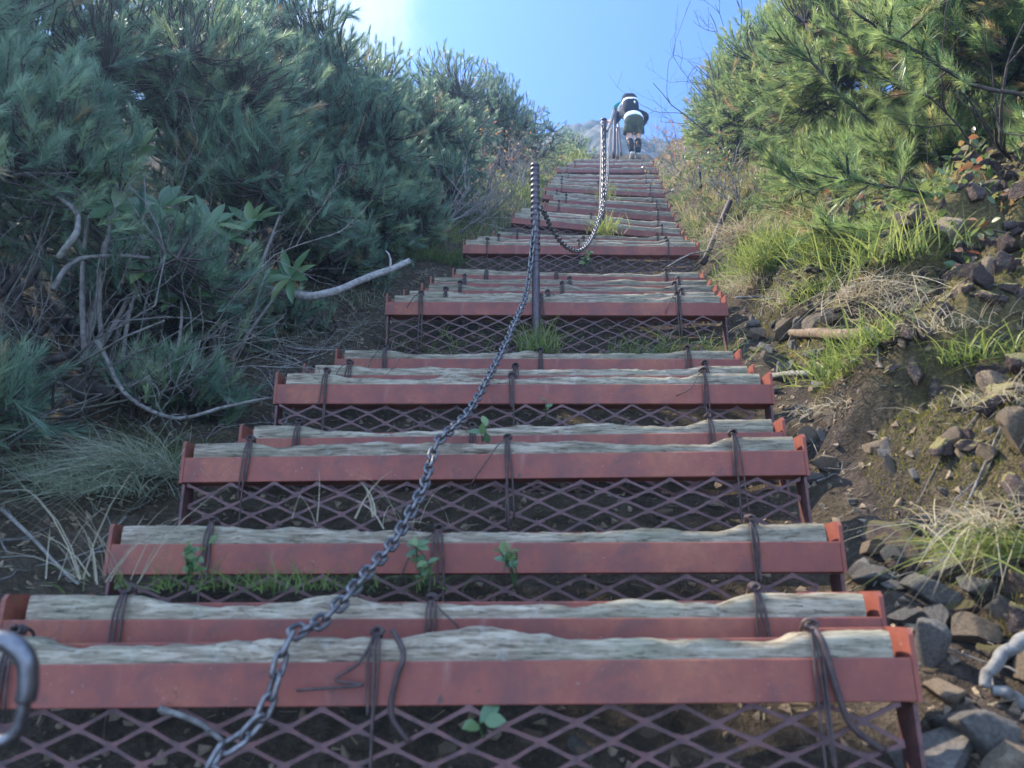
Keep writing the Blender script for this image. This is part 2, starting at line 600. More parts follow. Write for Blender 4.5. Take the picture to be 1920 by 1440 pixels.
#      xl    xr    yl    yr    d     mesh tilt-free
STEPS = [
    (-232, 1728, 1332, 1316, 1.00, 1),
    (-14, 1668, 1236, 1230, 1.12, 0),
    (195, 1587, 1078, 1073, 1.385, 1),
    (337, 1517, 905, 891, 1.65, 1),
    (445, 1477, 864, 851, 1.85, 0),
    (513, 1452, 757, 757, 2.05, 1),
    (565, 1419, 736, 737, 2.27, 0),
    (627, 1393, 702, 703, 2.50, 0),
    (723, 1365, 590, 592, 3.00, 1),
    (755, 1356, 580, 582, 3.18, 0),
    (789, 1348, 566, 569, 3.33, 0),
    (806, 1336, 551, 557, 3.50, 0),
    (848, 1322, 534, 540, 3.75, 0),
    (868, 1312, 475, 479, 4.35, 1),
    (886, 1302, 466, 473, 4.65, 0),
    (925, 1290, 456, 466, 4.85, 0),
    (959, 1282, 418, 451, 5.30, 1),
    (968, 1272, 409, 438, 5.60, 0),
    (1020, 1264, 395, 417, 6.10, 1),
    (1030, 1257, 382, 399, 6.70, 0),
    (1018, 1252, 373, 388, 7.20, 0),
    (1022, 1247, 358, 370, 7.90, 1),
    (1028, 1243, 351, 359, 8.40, 0),
    (1032, 1242, 344, 349, 9.10, 0),
    (1037, 1236, 337, 339, 9.80, 0),
    (1041, 1235, 323, 324, 11.0, 1),
    (1062, 1229, 314, 314, 12.0, 0),
    (1075, 1227, 307, 307, 13.1, 0),
]
ORD = ["lowest", "second", "third", "fourth", "fifth", "sixth", "seventh", "eighth", "ninth", "tenth", "eleventh", "twelfth",
       "thirteenth", "fourteenth", "fifteenth", "sixteenth", "seventeenth", "eighteenth", "nineteenth", "twentieth",
       "twenty-first", "twenty-second", "twenty-third", "twenty-fourth", "twenty-fifth", "twenty-sixth", "twenty-seventh", "topmost"]
LOOK = {
    0: "lowest red steel step, its log tied with a thick dangling wire",
    1: "second step up, mostly hidden behind the lowest one, flat straight grey log",
    2: "third step up, wide red step with small weeds growing in front",
    3: "fourth step up, pale log with a hump in its middle, tall mesh below",
    4: "fifth step up, half hidden behind the humped log of the fourth",
    5: "sixth step up, loose wire ends poking out at both ties",
    6: "seventh step up, only a thin strip of red below its log",
    7: "eighth step up, log dipping low in its right half under grass",
    8: "ninth step up, the bright red one with the banded post rising behind it",
    12: "thirteenth step up, log in the shade under the dark gap",
    13: "fourteenth step up, bright red with a dark open gap beneath",
    16: "seventeenth step up, tilted down to the right, behind the sagging chain",
    18: "nineteenth step up, long red face slanting down to the right",
    21: "twenty-second step up, sunlit logs above a slanting red face",
    25: "twenty-sixth step up, dark red face just below the trail",
    27: "topmost step, half buried in gravel below the hiker's shoes",
}


def make_step(idx, xl, xr, yl, yr, d, has_mesh):
    r = np.random.default_rng(100 + idx)
    A, B = at(xl, yl, d), at(xr, yr, d)
    X = B - A
    L = np.linalg.norm(X); X = X / L
    up = V_UP - X * (V_UP @ X); up /= np.linalg.norm(up)
    bk = np.cross(up, X)
    if bk[1] < 0:
        bk = -bk
    FH, TH, DP, t = 0.056, 0.098, 0.064, 0.0045
    BH = 0.080
    if d > 5:
        FH, TH, BH = 0.047, 0.106, 0.08
    lab = LOOK.get(idx, "%s red steel step up, weathered log lashed into it with wire" % ORD[idx])
    root = empty("stair_step", (A + B) / 2, lab, "step", "red steel steps with lashed logs")
    P = lambda x, b, z: A + X * x + bk * b + up * z

    def bevelbox(mb, o, ax, ay, az):
        mb.box(o, ax, ay, az)
    mb = MB()
    mb.box(P(t, 0, 0), X * (L - 2 * t), bk * t, up * FH)                          # front plate
    mb.box(P(t, t, 0.001), X * (L - 2 * t), bk * (DP - 2 * t), up * t)           # floor
    mb.box(P(t, DP - t, 0), X * (L - 2 * t), bk * t, up * BH)                     # back plate
    for xe in (t + .003, L - t - .003 - .10):                                     # raised returns at both back corners
        mb.box(P(xe, DP - t + .0005, BH), X * .10, bk * (t - .001), up * .013)
    tray = mb.build("steel_tray", M["red"], root, False)
    bv = tray.modifiers.new("edge", 'BEVEL'); bv.width = 0.0014; bv.segments = 1; bv.limit_method = 'ANGLE'
    for s in (0, 1):
        e = MB()
        # sloped side cheek: low at the front, full height at the back
        x0 = 0 if s == 0 else L - t
        te = 0.007
        x0 = -0.002 if s == 0 else L - te + 0.002
        prof = [(-0.001, -0.001), (DP + 0.001, -0.001), (DP + 0.001, BH + 0.014), (0.006, BH + 0.014), (-0.001, BH + 0.006)]
        Vv = [P(x0, b, z) for b, z in prof] + [P(x0 + te, b, z) for b, z in prof]
        n = len(prof)
        e.add(Vv, [(k, (k + 1) % n, n + (k + 1) % n, n + k) for k in range(n)], [(0, 2, 1), (0, 3, 2), (0, 4, 3), (n, n + 1, n + 2), (n, n + 2, n + 3), (n, n + 3, n + 4)])
        e.build("end_plate", M["red"], tray, False)
    # log: flat sawn face, natural wavy top
    gapl, gapr = r.uniform(0.010, 0.03), r.uniform(0.014, 0.026)
    ns = 150 if d < 3.2 else (90 if d < 6 else 50)
    x = np.linspace(gapl + t, L - t - gapr, ns)
    fr = x / L
    ties = [0.115 + r.uniform(-.02, .03), 0.47 + r.uniform(-.06, .07), 0.865 + r.uniform(-.02, .03)]
    if idx == 0:
        ties = [0.118, 0.475, 0.905]
    wamp = 0.9 if idx in (0, 3, 5, 8) else r.uniform(.5, 1.0)
    dip = (0.006 + 0.008 * wamp) * (smooth(ties[0], ties[0] + .06, fr) * (1 - smooth(ties[2] - .05, ties[2], fr)))
    wav = 0.009 * wamp * fbm(x * 5.5, idx * 3.7, 0, 41, 3) + 0.007 * wamp * vnoise(x * 3.0, idx * 1.9, 0, 47) + 0.004 * fbm(x * 40, idx, 0, 43, 3)
    hump = 0
    for _ in range(2):
        c = r.uniform(.25, .8)
        hump = hump + r.uniform(.0, .020) * wamp * np.exp(-((fr - c) / r.uniform(.02, .05)) ** 2)
    top = TH - 0.006 - dip + (wav * 1.0 + hump) * (0.25 + 0.75 * (dip > 0.004))
    fb = t + 0.003 + 0.004 * fbm(x * 7, idx * 5.1, 1, 51, 4)
    fb = np.clip(fb, t + 0.0015, None)
    bb = DP - t - 0.003
    ring = []
    fz = np.linspace(0.008, 1, 7)
    for k, f in enumerate(fz):
        z = f * top
        bump = 0.0025 * fbm(x * 18, z * 60 + idx, 0, 53, 3)
        ring.append((fb + bump + 0.004 * max(0, f - .8) * 5, z - 0.002 * (k == 6)))
    for f in (0.25, 0.6, 0.9):
        ring.append((fb + (bb - fb) * f, top + 0.004 * fbm(x * 22, f * 9 + idx, 0, 57, 3) - 0.003 * f))
    for f in (0.9, 0.4, 0.06):
        ring.append((np.full_like(x, bb), top * f))
    k = len(ring)
    Vv = np.stack([A + X * x[:, None] + bk * np.broadcast_to(b, x.shape)[:, None] + up * np.broadcast_to(z, x.shape)[:, None] for b, z in ring], 1)
    i = np.arange(ns - 1)[:, None] * k
    j = np.arange(k)[None, :]
    Q = np.stack([i + j, i + (j + 1) % k, i + k + (j + 1) % k, i + k + j], -1).reshape(-1, 4)
    lm = MB()
    lm.add(Vv.reshape(-1, 3), Q)
    for e, rev in ((0, False), (ns - 1, True)):
        ctr = Vv[e].mean(0)
        T = [(k, a, (a + 1) % k) if rev else (k, (a + 1) % k, a) for a in range(k)]
        lm.add(np.concatenate([Vv[e], [ctr]]), None, T)
    lm.build("log", M["log"], root)
    # wire ties
    for ti, tf in enumerate(ties):
        xx = tf * L
        zt = float(np.interp(xx, x, top))
        w = MB()
        nw = 3 if d < 4 else 2
        rad = 0.0021 if d < 3 else 0.0028
        for q in range(nw):
            ox = (q - (nw - 1) / 2) * r.uniform(.004, .008)
            drop = r.uniform(.0, .02) if r.random() < .5 else r.uniform(.05, .14)
            lean = r.uniform(-.007, .007)
            pts = [P(xx, DP - t - .004, zt * .75), P(xx, .045, zt + .005), P(xx + ox * .4, .012, zt + .007), P(xx + ox, -.004, FH + .010),
                   P(xx + ox * 1.2 + lean * .5, -.006, .02), P(xx + ox * 1.3 + lean, -.003 - .01 * r.random(), -drop)]
            if drop > .05:
                pts.append(P(xx + ox + lean * 2.2 + r.uniform(-.015, .015), .01, -drop - r.uniform(.01, .04)))
            w.tube(spline(pts, 5), rad * r.uniform(.8, 1.2), 5)
        if r.random() < .22:
            sgn = r.choice([-1, 1])
            pts = [P(xx, .01, zt + .006), P(xx + sgn * .02, -.01, zt - .012), P(xx + sgn * .045, -.012, FH - .015), P(xx + sgn * r.uniform(.03, .09), -.008, r.uniform(-.02, .03))]
            w.tube(spline(pts, 5), rad * .7, 5)
        if idx == 0 and ti == 2:
            pts = [P(xx, .02, zt + .01), P(xx + .008, -.006, FH + .02), P(xx + .02, -.008, .01), P(xx + .035, -.004, -.03), P(xx + .075, 0, -.06)]
            w.tube(spline(pts, 6), .0048, 7)
        if idx == 0 and ti == 1:
            pts = [P(xx + .02, .02, zt + .01), P(xx + .04, -.006, FH + .01), P(xx + .03, -.008, .03), P(xx + .026, -.006, -.01), P(xx + .05, 0, -.045)]
            w.tube(spline(pts, 6), .004, 7)
            pts = [P(xx + .0, .02, zt + .01), P(xx - .02, -.006, FH), P(xx - .05, -.01, .035), P(xx - .012, -.012, .028), P(xx - .1, -.012, .022)]
            w.tube(spline(pts, 6), .0022, 6)
        tie = w.build("wire_tie", M["wire"], root)
        # knot: two small twisted loops on the top edge
        kb = MB()
        for q in range(3):
            th = np.linspace(0, 2 * math.pi * 1.6, 16)
            rr = r.uniform(.006, .010)
            a1 = r.uniform(0, 6.28)
            pts = P(xx, .014, zt + .009) + np.outer(rr * np.cos(th + a1), X) + np.outer(rr * .7 * np.sin(th + a1), up) + np.outer(np.linspace(-.01, .01, 16), bk)
            kb.tube(pts, rad * 1.1, 5)
        kb.build("knot", M["wire"], tie)
    # expanded metal riser
    if has_mesh or idx in (4, 7):
        LW, SW, sw = 0.097, 0.046, 0.0040
        hgt = 0.22 if idx > 0 else 0.26
        e = MB()
        rows = int(hgt / (SW / 2))
        cols = int((L - .03) / (LW / 2))
        tl = 0.30 if idx not in (0,) else 0.2     # leans in below
        jit = r.normal(0, .0016, (97, rows + 2, 3))
        bend = r.uniform(.5, 1.2)

        def node(i, j):
            q = jit[i % 97, j]
            return P(.015 + i * LW / 2 + q[0], 0.012 + j * SW / 2 * tl * .35 + 0.0025 * math.sin(i * 1.7 + j) + q[1] + .012 * bend * math.sin(i * .35 + idx), -0.004 - j * SW / 2 + q[2] - .006 * bend * math.sin(i * .21 + idx * 2) * j / rows)
        for j in range(rows):
            for i in range(cols):
                if (i + j) % 2 == 0:
                    a, b = node(i, j), node(i + 1, j + 1)
                else:
                    a, b = node(i + 1, j), node(i, j + 1)
                q1, q2 = a + (b - a) * .22, a + (b - a) * .78
                s = bk * 0.0016
                # strands thicken at the knuckles
                w0, w1 = up * sw * 1.25, up * sw * .75
                pts = [(a, w0), (q1, w1), (q2, w1), (b, w0)]
                Vq = []
                for pnt, wv in pts:
                    Vq += [pnt - wv - s, pnt + wv - s, pnt + wv + s, pnt - wv + s]
                Qd = []
                for k2 in range(3):
                    for m2 in range(4):
                        Qd.append((k2 * 4 + m2, k2 * 4 + (m2 + 1) % 4, k2 * 4 + 4 + (m2 + 1) % 4, k2 * 4 + 4 + m2))
                e.add(Vq, Qd)
        e.build("mesh_riser", M["mesh"], root, False)
        if d < 4:                                              # side irons that carry the tray
            for x0 in (0.004, L - .010):
                b2 = MB()
                b2.box(P(x0, .004, -hgt), X * .006, bk * .05, up * (hgt - .003))
                b2.build("side_iron", M["mesh"], root, False)
    return root


for i, s in enumerate(STEPS):
    make_step(i, *s)

# ------------------------------------------------------------------ chains and posts
def link_mesh(pitch, wire, width):
    r0 = (width - wire) / 2
    half = (pitch - 2 * r0 + wire) / 2 if pitch - 2 * r0 + wire > 0 else 0.001
    pts = []
    for k in range(9):
        a = -math.pi / 2 + math.pi * k / 8
        pts.append((half + r0 * math.cos(a), r0 * math.sin(a), 0))
    for k in range(9):
        a = math.pi / 2 + math.pi * k / 8
        pts.append((-half + r0 * math.cos(a), r0 * math.sin(a), 0))
    pts = np.array(pts)
    n, sd = len(pts), 7
    T = np.roll(pts, -1, 0) - np.roll(pts, 1, 0)
    T /= np.linalg.norm(T, axis=1)[:, None]
    Z = np.array([0, 0, 1.0])
    N = np.cross(Z, T)
    a = np.arange(sd) * 2 * math.pi / sd
    V = pts[:, None] + (np.cos(a)[None, :, None] * N[:, None] + np.sin(a)[None, :, None] * Z) * wire / 2
    i = np.arange(n)[:, None]
    j = np.arange(sd)[None, :]
    Q = np.stack([i * sd + j, ((i + 1) % n) * sd + j, ((i + 1) % n) * sd + (j + 1) % sd, i * sd + (j + 1) % sd], -1).reshape(-1, 4)
    return V.reshape(-1, 3), Q


def chain(path, pitch, wire, width, label, seed):
    P = spline(path, 14)
    seg = np.linalg.norm(np.diff(P, axis=0), axis=1)
    s = np.concatenate([[0], np.cumsum(seg)])
    n = int(s[-1] / pitch)
    ss = (np.arange(n) + .5) * pitch
    C = np.stack([np.interp(ss, s, P[:, k]) for k in range(3)], 1)
    T = np.stack([np.interp(ss + pitch * .45, s, P[:, k]) - np.interp(ss - pitch * .45, s, P[:, k]) for k in range(3)], 1)
    T /= np.linalg.norm(T, axis=1)[:, None]
    root = empty("chain", C[0], label, "chain", "chains of the handrail")
    LV, LQ = link_mesh(pitch, wire, width)
    me = mesh_from("link", LV, LQ, M["chain"])
    r = np.random.default_rng(seed)
    order = np.argsort(np.linalg.norm(C - np.array([0, 0, CZ]), axis=1))
    near = set(order[:100].tolist())
    rest = MB()
    for i in range(n):
        x = T[i]
        ref = np.array([0, 0, 1.0]) if abs(x[2]) < .9 else np.array([0, 1.0, 0])
        y = np.cross(ref, x); y /= np.linalg.norm(y)
        z = np.cross(x, y)
        a = math.radians(45 if i % 2 else 135) + r.uniform(-.22, .22)
        y2 = y * math.cos(a) + z * math.sin(a)
        z2 = np.cross(x, y2)
        if i in near:
            o = bpy.data.objects.new("link", me)
            COL.objects.link(o)
            o.parent = root
            Mx = Matrix(((x[0], y2[0], z2[0], 0), (x[1], y2[1], z2[1], 0), (x[2], y2[2], z2[2], 0), (0, 0, 0, 1)))
            o.matrix_local = Matrix.Translation(Vector(C[i] - C[0])) @ Mx
        else:
            rest.add(C[i] + LV[:, :1] * x + LV[:, 1:2] * y2 + LV[:, 2:3] * z2, LQ)
    if rest.n:
        tag(rest.build("far_links", M["chain"], root), kind="stuff")
    return root


CH1 = [(1008, 392, 3.12), (1000, 440, 3.08), (993, 510, 2.98), (984, 560, 2.78), (965, 604, 2.52), (950, 640, 2.34), (920, 700, 2.08), (880, 770, 1.84),
       (843, 808, 1.68), (823, 826, 1.62), (808, 862, 1.57), (795, 910, 1.48), (770, 960, 1.395), (735, 1020, 1.30), (690, 1072, 1.20), (640, 1130, 1.10), (592, 1172, 1.035),
       (552, 1188, .99), (530, 1225, .965), (512, 1290, .955), (490, 1343, .945), (450, 1386, .93), (412, 1410, .92), (398, 1440, .91), (392, 1490, .90)]
chain([at(*p) for p in CH1], 0.0265, 0.0072, 0.0245, "long dark steel chain falling from the banded post over the logs to the lower edge", 1)
CH2 = [(1012, 388, 3.12), (1022, 402, 3.2), (1035, 430, 3.4), (1056, 458, 3.62), (1080, 471, 3.85), (1098, 463, 4.05), (1114, 437, 4.3), (1124, 408, 4.5), (1130, 370, 4.68), (1132, 300, 4.85), (1131, 262, 4.93), (1129, 226, 5.0)]
chain([at(*p) for p in CH2], 0.027, 0.0075, 0.025, "sagging chain between the banded post and the next slim post uphill", 2)
CH3 = [(1128, 405, 4.95), (1134, 372, 5.1), (1139, 330, 5.4), (1141, 290, 6.0), (1143, 258, 6.7), (1147, 232, 7.5), (1152, 209, 8.2)]
chain([at(*p) for p in CH3], 0.027, 0.0075, 0.025, "chain running from the slim post up to the post by the hiker's hand", 3)
CH4 = [(1130, 236, 5.0), (1134, 246, 5.8), (1139, 243, 6.6), (1145, 228, 7.4), (1151, 208, 8.2)]
chain([at(*p) for p in CH4], 0.03, 0.0085, 0.028, "short slack chain slung between the two highest posts", 4)


def post(name, p0, p1, r0, label, cat="post", bands=0, mat="post", cap=True):
    p0, p1 = np.asarray(p0), np.asarray(p1)
    root = empty(name, p0, label, cat, "posts of the chain handrail")
    b = MB()
    n = 40 if bands else 8
    t = np.linspace(0, 1, n)[:, None]
    b.tube(p0 + (p1 - p0) * t, r0, 14)
    b.build("shaft", M[mat], root)
    T = (p1 - p0) / np.linalg.norm(p1 - p0)
    if bands:
        L = np.linalg.norm(p1 - p0)
        for k in range(bands):
            f = .52 + .46 * k / (bands - 1)
            c = p0 + (p1 - p0) * f
            bb = MB()
            bb.tube([c - T * .008, c - T * .005, c + T * .005, c + T * .008], [r0 * 1.02, r0 * 1.22, r0 * 1.22, r0 * 1.02], 14, False)
            bb.build("band", M["post"], root)
        for k in range(7):
            f = .02 + .48 * k / 6
            c = p0 + (p1 - p0) * f
            bb = MB()
            bb.tube([c - T * .003, c, c + T * .003], [r0 * 1.01, r0 * 1.08, r0 * 1.01], 14, False)
            bb.build("band", M["post"], root)
    if cap:
        cc = MB()
        cc.tube([p1 - T * .004, p1 + T * .008, p1 + T * .013], [r0 * 1.12, r0 * 1.12, r0 * .7], 14)
        cc.build("cap", M[mat], root)
    return root


def vert_post(px, ybot, ytop, d, r, *a, **k):
    p0 = at(px, ybot, d)
    # climb vertically until the pixel height is reached
    lo, hi = 0, 5
    for _ in range(40):
        mid = (lo + hi) / 2
        q = p0 + V_UP * mid
        rel = q - np.array([0, 0, CZ])
        dd = rel[1] * CP + rel[2] * SP
        yy = -rel[1] * SP + rel[2] * CP
        if 720 - F * yy / dd > ytop:
            lo = mid
        else:
            hi = mid
    q = p0 + V_UP * lo
    k2 = dict(k)
    xt = k2.pop("xtop", None)
    if xt is not None:
        rel = q - np.array([0, 0, CZ])
        dd = rel[1] * CP + rel[2] * SP
        q = q + np.array([(xt - 960) / F * dd - rel[0], 0, 0])
    return post(a[0], p0, q, r, *a[1:], **k2)


vert_post(1006, 700, 312, 2.93, .0165, "chain_post", "dark round post with stacked bands standing behind the ninth step", bands=17, xtop=1003)
vert_post(1127, 440, 226, 5.02, .02, "chain_post", "slim dark post at the far end of the sagging chain", xtop=1132)
vert_post(1151, 296, 206, 8.4, .018, "chain_post", "stout dark post that the hiker's left hand reaches for", xtop=1153)
vert_post(1158, 298, 240, 12.6, .018, "chain_post", "thin pale-edged rod just left of the hiker, the nearer of a pair", xtop=1157)
vert_post(1165, 292, 232, 13.4, .018, "chain_post", "thin rod leaning beside the hiker's left leg, the farther of a pair", xtop=1159)
post("leaning_stake", at(1318, 495, 4.4), at(1369, 377, 4.55), .017, "flat brown stake leaning right beside the dark gap in the stairs", "stake", cap=False, mat="wire")
vert_post(1314, 352, 312, 6.9, .014, "boundary_stake", "short thin stake upright in the sunlit scrub right of the stairs", "stake", cap=False, mat="wire")


def shackle():
    root = empty("shackle", at(-40, 1300, .62), "thick bright steel shackle, blurred and close in the lower left corner", "shackle")
    b = MB()
    d = .62
    pts = [(-70, 1300), (-62, 1240), (-35, 1205), (0, 1200), (30, 1212), (50, 1240), (53, 1280), (48, 1312)]
    b.tube(spline([at(x, y, d) for x, y in pts], 6), .0082, 12)
    b.build("bow", M["shiny"], root)
    b = MB()
    pts = [(47, 1305), (42, 1340), (32, 1370), (10, 1388), (-30, 1390), (-60, 1370), (-70, 1300)]
    b.tube(spline([at(x, y, d) for x, y in pts], 6), .0052, 12)
    b.build("pin", M["shiny"], root)
    vert_post(-175, 1700, 1280, .66, .016, "chain_post", "post carrying the bright shackle at the lower left edge", bands=0)


shackle()

# ------------------------------------------------------------------ vegetation tools
def frames(D, r):
    """random orthonormal frames whose z axis is D (n,3)"""
    D = D / (np.linalg.norm(D, axis=1)[:, None] + 1e-9)
    R = r.normal(size=D.shape)
    X = R - D * (R * D).sum(1)[:, None]
    X /= np.linalg.norm(X, axis=1)[:, None] + 1e-9
    Y = np.cross(D, X)
    return np.stack([X, Y, D], 2)


def needles(r, tips, dirs, n, length, width, stem, tint0):
    """bottle-brush shoots: tips (k,3), dirs (k,3) -> tri mesh"""
    k = len(tips)
    R = frames(dirs, r)
    phi = r.uniform(0, 2 * math.pi, (k, n))
    s = r.uniform(0, 1, (k, n)) ** .8
    sp = np.radians(r.uniform(18, 62, (k, n)) * (1 - .45 * s))
    ln = length * r.uniform(.75, 1.12, (k, n)) * r.uniform(.8, 1.15, (k, 1))
    nd = np.stack([np.sin(sp) * np.cos(phi), np.sin(sp) * np.sin(phi), np.cos(sp)], -1)
    root = np.stack([np.zeros_like(s), np.zeros_like(s), (s - 1) * stem], -1)
    side = np.stack([-np.sin(phi), np.cos(phi), np.zeros_like(phi)], -1)
    tw = r.uniform(-1, 1, (k, n, 1))
    side = side + tw * np.stack([np.cos(phi), np.sin(phi), np.zeros_like(phi)], -1)
    side /= np.linalg.norm(side, axis=-1)[..., None]
    a = root - side * width / 2
    b = root + side * width / 2
    c = root + nd * ln[..., None]
    L = np.stack([a, b, c], 2)                             # k,n,3,3
    W = np.einsum('kij,knvj->knvi', R, L) + tips[:, None, None, :]
    W[:, :, 2, 2] -= ln * .03
    V = W.reshape(-1, 3)
    T = np.arange(len(V)).reshape(-1, 3)
    tint = np.clip(tint0[:, None] + r.normal(0, .07, (k, n)), 0, 1)
    tint = np.repeat(tint.reshape(-1), 3)
    return V, T, tint


def cpos(c):
    return slope(c[0], c[1], c[2])


def pine(label, c, rad, n_sh, seed, base=None, nlen=.05, nn=100, width=.0024, mat="needle", limbs=7, spread=1.0, brown=.03, group="dwarf pines lining the stairs",
         droop=0.0, tintc=.42, light=0.0, shell=.45, name="dwarf_pine", twigr=1.0, boughs=()):
    r = np.random.default_rng(seed)
    n_sh = int(n_sh * (1.9 if mat == "needle2" else 1.6))
    C = cpos(c)
    rad = np.asarray(rad, float)
    if base is None:
        base = (c[0], c[1], None)
    B = gpos(base[0], base[1], -.05)
    root = empty(name, B, label, "pine", group)
    # lumpy crown
    D = r.normal(size=(n_sh, 3)); D /= np.linalg.norm(D, axis=1)[:, None]
    D[:, 2] = np.where(D[:, 2] < -.5, -D[:, 2], D[:, 2])
    lump = 1 + .55 * fbm(D[:, 0] * 2.3 + seed, D[:, 1] * 2.3, D[:, 2] * 2.3, seed, 3)
    rr = r.uniform(0, 1, n_sh) ** shell * lump
    P = C + D * rr[:, None] * rad
    # never below the ground
    tipdir = D * .8 + np.array([0, 0, .55 - droop]) + r.normal(0, .38, (n_sh, 3))
    # limbs
    lp, lr = [], []
    wood = MB()
    for k in range(limbs):
        q = r.normal(size=3); q /= np.linalg.norm(q); q[2] = abs(q[2]) * .6 - .25
        end = C + q * rad * r.uniform(.55, .85)
        b0 = B + r.normal(0, .08, 3) * np.array([1, 1, 0])
        mid = b0 * .45 + end * .55 + r.normal(0, .12, 3) * spread
        mid[2] = min(mid[2], (b0[2] + end[2]) / 2) - .03
        pts = bez(b0, mid, end, 14) + .018 * r.normal(size=(14, 3))
        R0 = r.uniform(.014, .024) * twigr
        wood.tube(pts, np.linspace(R0, .005, 14), 6)
        lp.append(pts)
    LP = np.concatenate(lp)
    # twigs
    nt = len(P)
    k4 = 4
    td = tipdir / np.linalg.norm(tipdir, axis=1)[:, None]
    for i in range(nt):
        dd = ((LP - P[i]) ** 2).sum(1)
        j = int(np.argmin(dd + .02 * r.random(len(dd))))
        a = LP[j]
        dist = math.sqrt(dd[j])
        m = P[i] - td[i] * dist * .55 + r.normal(0, .02, 3)
        wood.tube(bez(a, m, P[i], 5), np.linspace(.0045 * twigr, .0018, 5), 3, False)
    wood.build("branches", M["bark"], root)
    for bp in boughs:
        q = spline([at(*v) for v in bp], 7)
        m = len(q)
        q = q + .012 * np.stack([fbm(np.arange(m) * .45, seed, k * 5.0, 3, 2) for k in range(3)], 1)
        bg_ = MB()
        bg_.tube(q, np.linspace(.008, .003, m), 7)
        ex, ed = [], []
        for _ in range(26):
            k = int(r.uniform(.35, 1) * (m - 1))
            tdir = q[min(k + 1, m - 1)] - q[k - 1]
            tdir = tdir / np.linalg.norm(tdir) + r.normal(0, .6, 3) + np.array([0, 0, .25])
            tdir /= np.linalg.norm(tdir)
            e = q[k] + tdir * r.uniform(.05, .16)
            bg_.tube(bez(q[k], (q[k] + e) / 2 + r.normal(0, .01, 3), e, 5), np.linspace(.0045, .002, 5), 4, False)
            ex.append(e); ed.append(tdir)
        bg_.build("bough", M["bark"], root)
        P = np.concatenate([P, np.array(ex)]); td = np.concatenate([td, np.array(ed)])
        D = np.concatenate([D, np.array(ed)])
    nt = len(P)
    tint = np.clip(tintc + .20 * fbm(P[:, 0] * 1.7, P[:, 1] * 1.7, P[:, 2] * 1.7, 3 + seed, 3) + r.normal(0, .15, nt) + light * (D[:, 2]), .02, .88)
    tint = np.where(r.random(nt) < brown, 1.0, tint)
    V, T, t = needles(r, P, td, nn, nlen, width, .10 * nlen / .06, tint)
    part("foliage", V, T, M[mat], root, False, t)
    return root


def leaf_geo(mb, base, dirv, nrm, L, W, r, tint, curl=.25):
    """one elliptical leaf, folded on its midrib"""
    dirv = dirv / np.linalg.norm(dirv)
    side = np.cross(dirv, nrm); side /= np.linalg.norm(side) + 1e-9
    up = np.cross(side, dirv)
    f = np.array([0, .25, .5, .75, 1.0])
    w = np.array([.08, .8, 1.0, .72, .02]) * W / 2
    cen = base + np.outer(f * L, dirv) - np.outer(curl * L * f ** 2, up)
    V = np.concatenate([cen, cen + np.outer(w, side) + np.outer(w * .3, up), cen - np.outer(w, side) + np.outer(w * .3, up)])
    Q = []
    for k in range(4):
        Q.append((k, k + 1, 5 + k + 1, 5 + k))
        Q.append((k, 10 + k, 10 + k + 1, k + 1))
    mb.add(V, Q, None, tint)


def shrub(label, base, size, seed, depth=4, leaves=0, leafmat="autumn", mat="twig", lean=(0, 0, .5), name="bare_shrub", cat="shrub", group="leafless shrubs beside the stairs",
          stems=5, r0=.007, leafsize=.03, wig=.35):
    r = np.random.default_rng(seed)
    B = np.asarray(base, float)
    root = empty(name, B, label, cat, group)
    w = MB(); lf = MB(); tips = []

    def grow(p, d, L, R, lev):
        n = 6
        pts = [p]
        q = p.copy()
        dv = d.copy()
        for _ in range(n):
            dv = dv + r.normal(0, wig * .35, 3) + np.array([0, 0, .03])
            dv /= np.linalg.norm(dv)
            q = q + dv * L / n
            pts.append(q.copy())
        w.tube(np.array(pts), np.linspace(R, R * .55, n + 1), 5 if lev == 0 else 4, False)
        if lev + 1 < depth:
            for _ in range(r.integers(2, 4)):
                k = r.integers(2, n + 1)
                nd_ = dv + r.normal(0, .55, 3)
                nd_ /= np.linalg.norm(nd_)
                grow(pts[k], nd_, L * r.uniform(.5, .75), R * .55, lev + 1)
        else:
            tips.append((pts[-1], dv))
    for _ in range(stems):
        d0 = np.array(lean, float) + r.normal(0, .45, 3)
        d0 /= np.linalg.norm(d0)
        grow(B + r.normal(0, size * .06, 3), d0, size * r.uniform(.4, .6), r0 * r.uniform(.7, 1.2), 0)
    w.build("branches", M[mat], root)
    if leaves:
        for k in range(leaves):
            p, dv = tips[r.integers(len(tips))]
            v = dv + r.normal(0, .7, 3)
            leaf_geo(lf, p + r.normal(0, .02, 3), v, r.normal(size=3), leafsize * r.uniform(.7, 1.3), leafsize * .5, r, r.uniform(0, 1))
        lf.build("leaves", M[leafmat], root, True, True)
    return root


